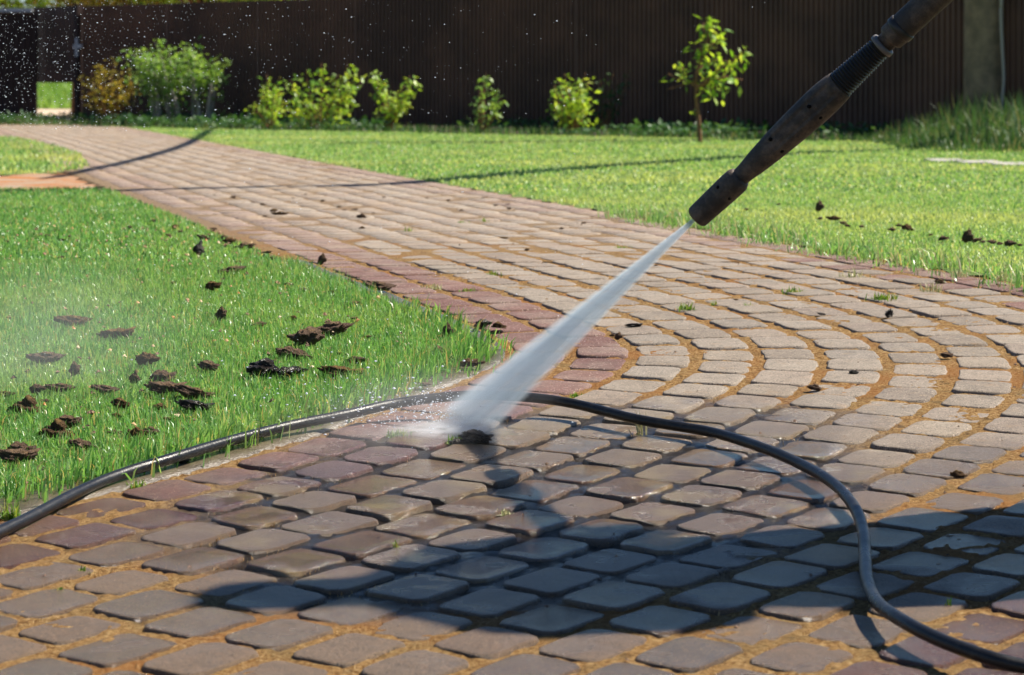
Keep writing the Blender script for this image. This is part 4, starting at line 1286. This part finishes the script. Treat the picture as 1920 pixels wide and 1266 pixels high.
for x, y, wd, kd, mt, lb, rz in [
    (893, 832, 58, 'lump', 'wet', "black wet clod of moss on the paving where the jet lands", 0),
    (862, 834, 44, 'slab', 'wet', "flat wet flake joined to the black clod under the jet", 0.2),
    (338, 868, 34, 'lump', 'wet', "wet brown wedge of soil lying against the hose on the kerb", -.6),
    (525, 404, 30, 'slab', 'brown', "brown slab of soil lying across the far grey paving", 0.0),
    (678, 409, 18, 'lump', 'dark', "round dark clod in the middle of the far paving", 0),
    (1190, 614, 32, 'slab', 'wet', "flat black flake at a paver's edge right of the jet", 0.1),
    (1158, 638, 15, 'shard', 'dark', "dark pointed crumb on the red border right of the jet", 0),
    (1527, 732, 26, 'lump', 'dark', "two toned brown and black clod on the curved grey rows", 0),
    (1600, 702, 18, 'lump', 'wet', "small black crumb alone on one grey paver", 0),
    (1775, 671, 24, 'lump', 'dark', "dark clod sitting in a joint at the right of the curve", 0),
    (1762, 533, 20, 'lump', 'brown', "tan clod near the right lawn edge on the paving", 0),
    (1795, 892, 30, 'dome', 'brown', "brown half dome of soil in a joint near the right border", 0),
    (1540, 591, 17, 'slab', 'wet', "black chip at a paver corner above the curved rows", 0.2),
    (1667, 596, 18, 'shard', 'wet', "black chip at a paver corner farther right above the curved rows", 0.5)]:
    clod(x, y, wd, kd, mt, lb, rz, grp=GP, sink=.05)
for x, y, wd in [(498, 406, 10), (513, 398, 14), (647, 395, 10), (666, 394, 12), (636, 389, 12), (438, 372, 10), (402, 367, 7), (475, 381, 10), (492, 386, 11), (679, 430, 12), (945, 448, 15),
                 (989, 470, 10), (930, 387, 9), (952, 384, 9), (955, 393, 9), (865, 396, 8), (841, 377, 8), (700, 400, 7), (1380, 563, 10), (1595, 555, 11), (1148, 631, 11), (1870, 535, 7),
                 (1691, 539, 7), (605, 378, 8), (550, 372, 8), (720, 372, 8), (800, 372, 7), (573, 365, 7), (1053, 430, 9), (1095, 420, 9), (905, 372, 8), (1320, 475, 8), (1230, 500, 8)]:
    clod(x, y, wd, random.choice(['lump', 'slab', 'lump']), random.choice(['dark', 'dark', 'brown']), "tiny dark crumb of soil scattered on the far paving", grp="tiny soil crumbs on the paving", sink=.05)
GR = "clods of soil on the right lawn"
for x, y, wd, kd, mt, lb in [
    (1811, 462, 22, 'shard', 'dark', "upright pillar of dark soil on the right lawn"),
    (1830, 460, 26, 'slab', 'dark', "dark slab leaning at the foot of the soil pillar"),
    (1536, 402, 17, 'shard', 'dark', "triangular dark clod standing nearest the lance on the right lawn"),
    (1563, 418, 27, 'slab', 'brown', "long brown slab below the triangular clod on the right lawn"),
    (1700, 436, 24, 'dome', 'brown', "tan rounded clod in the middle of the right lawn edge"),
    (1770, 456, 20, 'dome', 'dark', "low dark mound left of the soil pillar"),
    (1893, 469, 22, 'lump', 'dark', "last dark clod of the row right of the soil pillar")]:
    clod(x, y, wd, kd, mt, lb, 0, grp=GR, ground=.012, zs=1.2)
for x, y, wd in [(1538, 418, 11), (1580, 427, 14), (1588, 432, 13), (1685, 431, 11), (1672, 439, 14), (1745, 449, 9), (1843, 463, 12), (1860, 464, 17), (1874, 466, 13), (1912, 469, 11), (1615, 433, 11), (1400, 400, 9), (1310, 395, 8), (1460, 390, 8)]:
    clod(x, y, wd, 'lump', 'dark', "small dark crumb of soil in the right lawn", grp="small soil crumbs on the right lawn", ground=.012)

# ------------------------------------------------------------------ weeds in the joints
def weed(px, py, wpx, n, hgt, mat, label, dry=False):
    q = at(px, py); wm = wpx / FPX * q.y
    P = np.stack([rng.normal(0, wm * .20, n), rng.normal(0, wm * .15, n)], 1)
    Q = P + np.array([[q.x, q.y]])
    o = blades("weed_tuft", Q, hgt, .0028, 1.0, mat, z0=-.004)
    me = o.data
    co = np.empty(len(me.vertices) * 3, np.float32); me.vertices.foreach_get('co', co)
    co = co.reshape(-1, 3) - np.array([[q.x, q.y, q.z]], np.float32); me.vertices.foreach_set('co', co.ravel()); me.update()
    o.location = q
    tag(o, label, "weed", "weed tufts in the paving joints")
for a in [(1285, 580, 42, 80, .020, 'weed', "green weed tuft in a joint right of the jet's upper half"),
          (1655, 562, 55, 110, .022, 'weed', "widest green weed tuft on the paving near the right lawn"),
          (1487, 548, 44, 60, .018, 'weed', "green weed tuft left of the widest tuft"),
          (1200, 812, 34, 16, .040, 'straw', "yellow star of dry grass blades beside the hose"),
          (748, 818, 48, 120, .016, 'weed', "green moss tuft left of where the jet lands"),
          (858, 828, 50, 110, .016, 'weed', "green moss tuft on the black clod under the jet"),
          (812, 542, 50, 60, .022, 'straw', "dry straw tuft on the red border of the far bend"),
          (880, 545, 50, 36, .016, 'weed', "green weed tuft right of the dry straw tuft"),
          (925, 516, 34, 40, .016, 'weed', "low weed tuft on the grey paving behind the jet"),
          (767, 434, 24, 26, .024, 'weed', "yellow green weed tuft alone on the far paving"),
          (908, 415, 26, 30, .018, 'weed', "right one of two weed tufts on the far paving"),
          (868, 418, 28, 30, .014, 'weed', "left one of two weed tufts on the far paving"),
          (1168, 465, 36, 40, .015, 'weed', "flat weed tuft behind the upper end of the jet"),
          (1080, 742, 36, 60, .010, 'weed', "low weed tuft just above the hose right of the jet"),
          (1340, 570, 18, 12, .014, 'weed', "few green blades in a joint between two larger tufts"),
          (1405, 575, 26, 22, .014, 'weed', "small weed tuft at a joint above the curved rows"),
          (155, 1070, 22, 30, .010, 'weed', "tiny weed tuft in a joint at the lower left"),
          (110, 1106, 40, 30, .008, 'weed', "pair of tiny weeds below the lower left tuft"),
          (744, 1026, 8, 9, .018, 'weed', "single green sprout in the paving centre"),
          (1778, 1138, 22, 8, .016, 'weed', "tiny sprout at the edge of the shadow by the hose"),
          (945, 960, 40, 60, .008, 'straw', "yellow moss tuft beside the lance's shadow"),
          (255, 912, 36, 40, .016, 'weed', "leafy weed at the kerb below the hose"),
          (1750, 545, 60, 40, .024, 'straw', "dry pale tuft beside the tan clod"),
          (1800, 520, 60, 60, .03, 'straw', "dry straggly tuft under the right lawn edge"),
          (1600, 520, 60, 50, .026, 'straw', "dry straggly tuft on the red border at the right"),
          (1880, 525, 60, 60, .028, 'straw', "dry straggly tuft nearest the right border"),
          (20, 970, 50, 70, .030, 'weed', "yellow green tuft beside the hose at the left border")]:
    weed(a[0], a[1], a[2], a[3], a[4], M[a[5]], a[6])

# ------------------------------------------------------------------ out of the picture: who casts the big shadow, and tubes added to cast the two lines
def person():
    F0 = Vector((1.16, 3.84, float(gz(3.84))))
    root = empty("person", tuple(F0)); tag(root, "person in dark work clothes holding the lance beside the path", "person")
    hand = TIP + AX * (1150 * PXM) - F0
    hand2 = TIP + AX * (760 * PXM) - F0
    J = {'pel': (0, .05, .80), 'sp1': (-.07, .06, .95), 'sp2': (-.16, .07, 1.12), 'che': (-.18, .04, 1.25), 'nek': (-.22, .05, 1.36), 'hd': (-.27, .07, 1.45), 'hd2': (-.30, .08, 1.54),
         'hl': (-.03, -.10, .76), 'kl': (-.15, -.15, .44), 'al': (.0, -.16, .07), 'tl': (-.14, -.17, .03),
         'hr': (.0, .12, .76), 'kr': (-.02, .18, .44), 'ar': (.10, .22, .07), 'tr': (-.06, .23, .03),
         'shl': (-.12, -.14, 1.22), 'ell': (-.06, -.19, .98), 'wl': tuple(hand2 + Vector((.05, -.03, .02))), 'shr': (-.18, .24, 1.27), 'elr': (-.10, .30, 1.03), 'wr': tuple(hand + Vector((.03, .03, 0)))}
    Rr = {'pel': .18, 'sp1': .19, 'sp2': .18, 'che': .165, 'nek': .065, 'hd': .085, 'hd2': .075, 'hl': .15, 'kl': .125, 'al': .095, 'tl': .05, 'hr': .15, 'kr': .125, 'ar': .095, 'tr': .05,
          'shl': .08, 'ell': .055, 'wl': .035, 'shr': .075, 'elr': .05, 'wr': .035}
    E = [('pel', 'sp1'), ('sp1', 'sp2'), ('sp2', 'che'), ('che', 'nek'), ('nek', 'hd'), ('hd', 'hd2'), ('pel', 'hl'), ('hl', 'kl'), ('kl', 'al'), ('al', 'tl'), ('pel', 'hr'), ('hr', 'kr'), ('kr', 'ar'), ('ar', 'tr'),
         ('che', 'shl'), ('shl', 'ell'), ('ell', 'wl'), ('che', 'shr'), ('shr', 'elr'), ('elr', 'wr')]
    for sde, wk in (('l', 'wl'), ('r', 'wr')):
        wv = Vector(J[wk])
        for f in range(5):
            a = 'f%s%d' % (sde, f); b = a + 'b'
            J[a] = tuple(wv + Vector((-.05, (f - 2) * .018, -.02))); J[b] = tuple(wv + Vector((-.075 + .01 * abs(f - 2), (f - 2) * .016, -.055)))
            Rr[a] = .011; Rr[b] = .009; E += [(wk, a), (a, b)]
    keys = list(J)
    me = bpy.data.meshes.new("body")
    me.from_pydata([J[k] for k in keys], [(keys.index(a), keys.index(b)) for a, b in E], [])
    o = link("body", me, simple("dark_work_clothes", (.05, .06, .09), .8, .2, 20, (.08, .09, .12)), root)
    md = o.modifiers.new("skin", 'SKIN')
    for i, k in enumerate(keys):
        v = me.skin_vertices[0].data[i]; v.radius = (Rr[k], Rr[k] * (1.25 if k in ('che', 'sp2', 'sp1', 'pel') else 1)); v.use_root = (k == 'pel')
    o.modifiers.new("sub", 'SUBSURF').levels = 2
    o.modifiers["sub"].render_levels = 2
person()

def overhead(name, pix, h, r, label):  # unseen added tube, laid up the sun rays from a wanted shadow line
    pts = []
    for (x, y) in pix:
        q = at(x, y)
        pts.append(q + Vector((SUNV.x, SUNV.y, 1.0)) * h)
    V, F = tube(catmull(pts, 6), r, 8)
    o = link(name, pyd(name, V, F), M['dark_metal'], smooth=True)
    tag(o, label, "unseen shadow caster")
    return o
overhead("shadow_line_tube", [(-300, 368), (0, 361), (270, 356), (500, 350), (750, 344), (1100, 315), (1500, 288), (1800, 276)], 3.0, .085, "unseen tube added so its shadow crosses path and both lawns")
overhead("shadow_cable", [(90, 332), (160, 320), (260, 298), (350, 270), (395, 243)], 2.6, .036, "unseen cable placed to cast the slanting shadow on the far path")
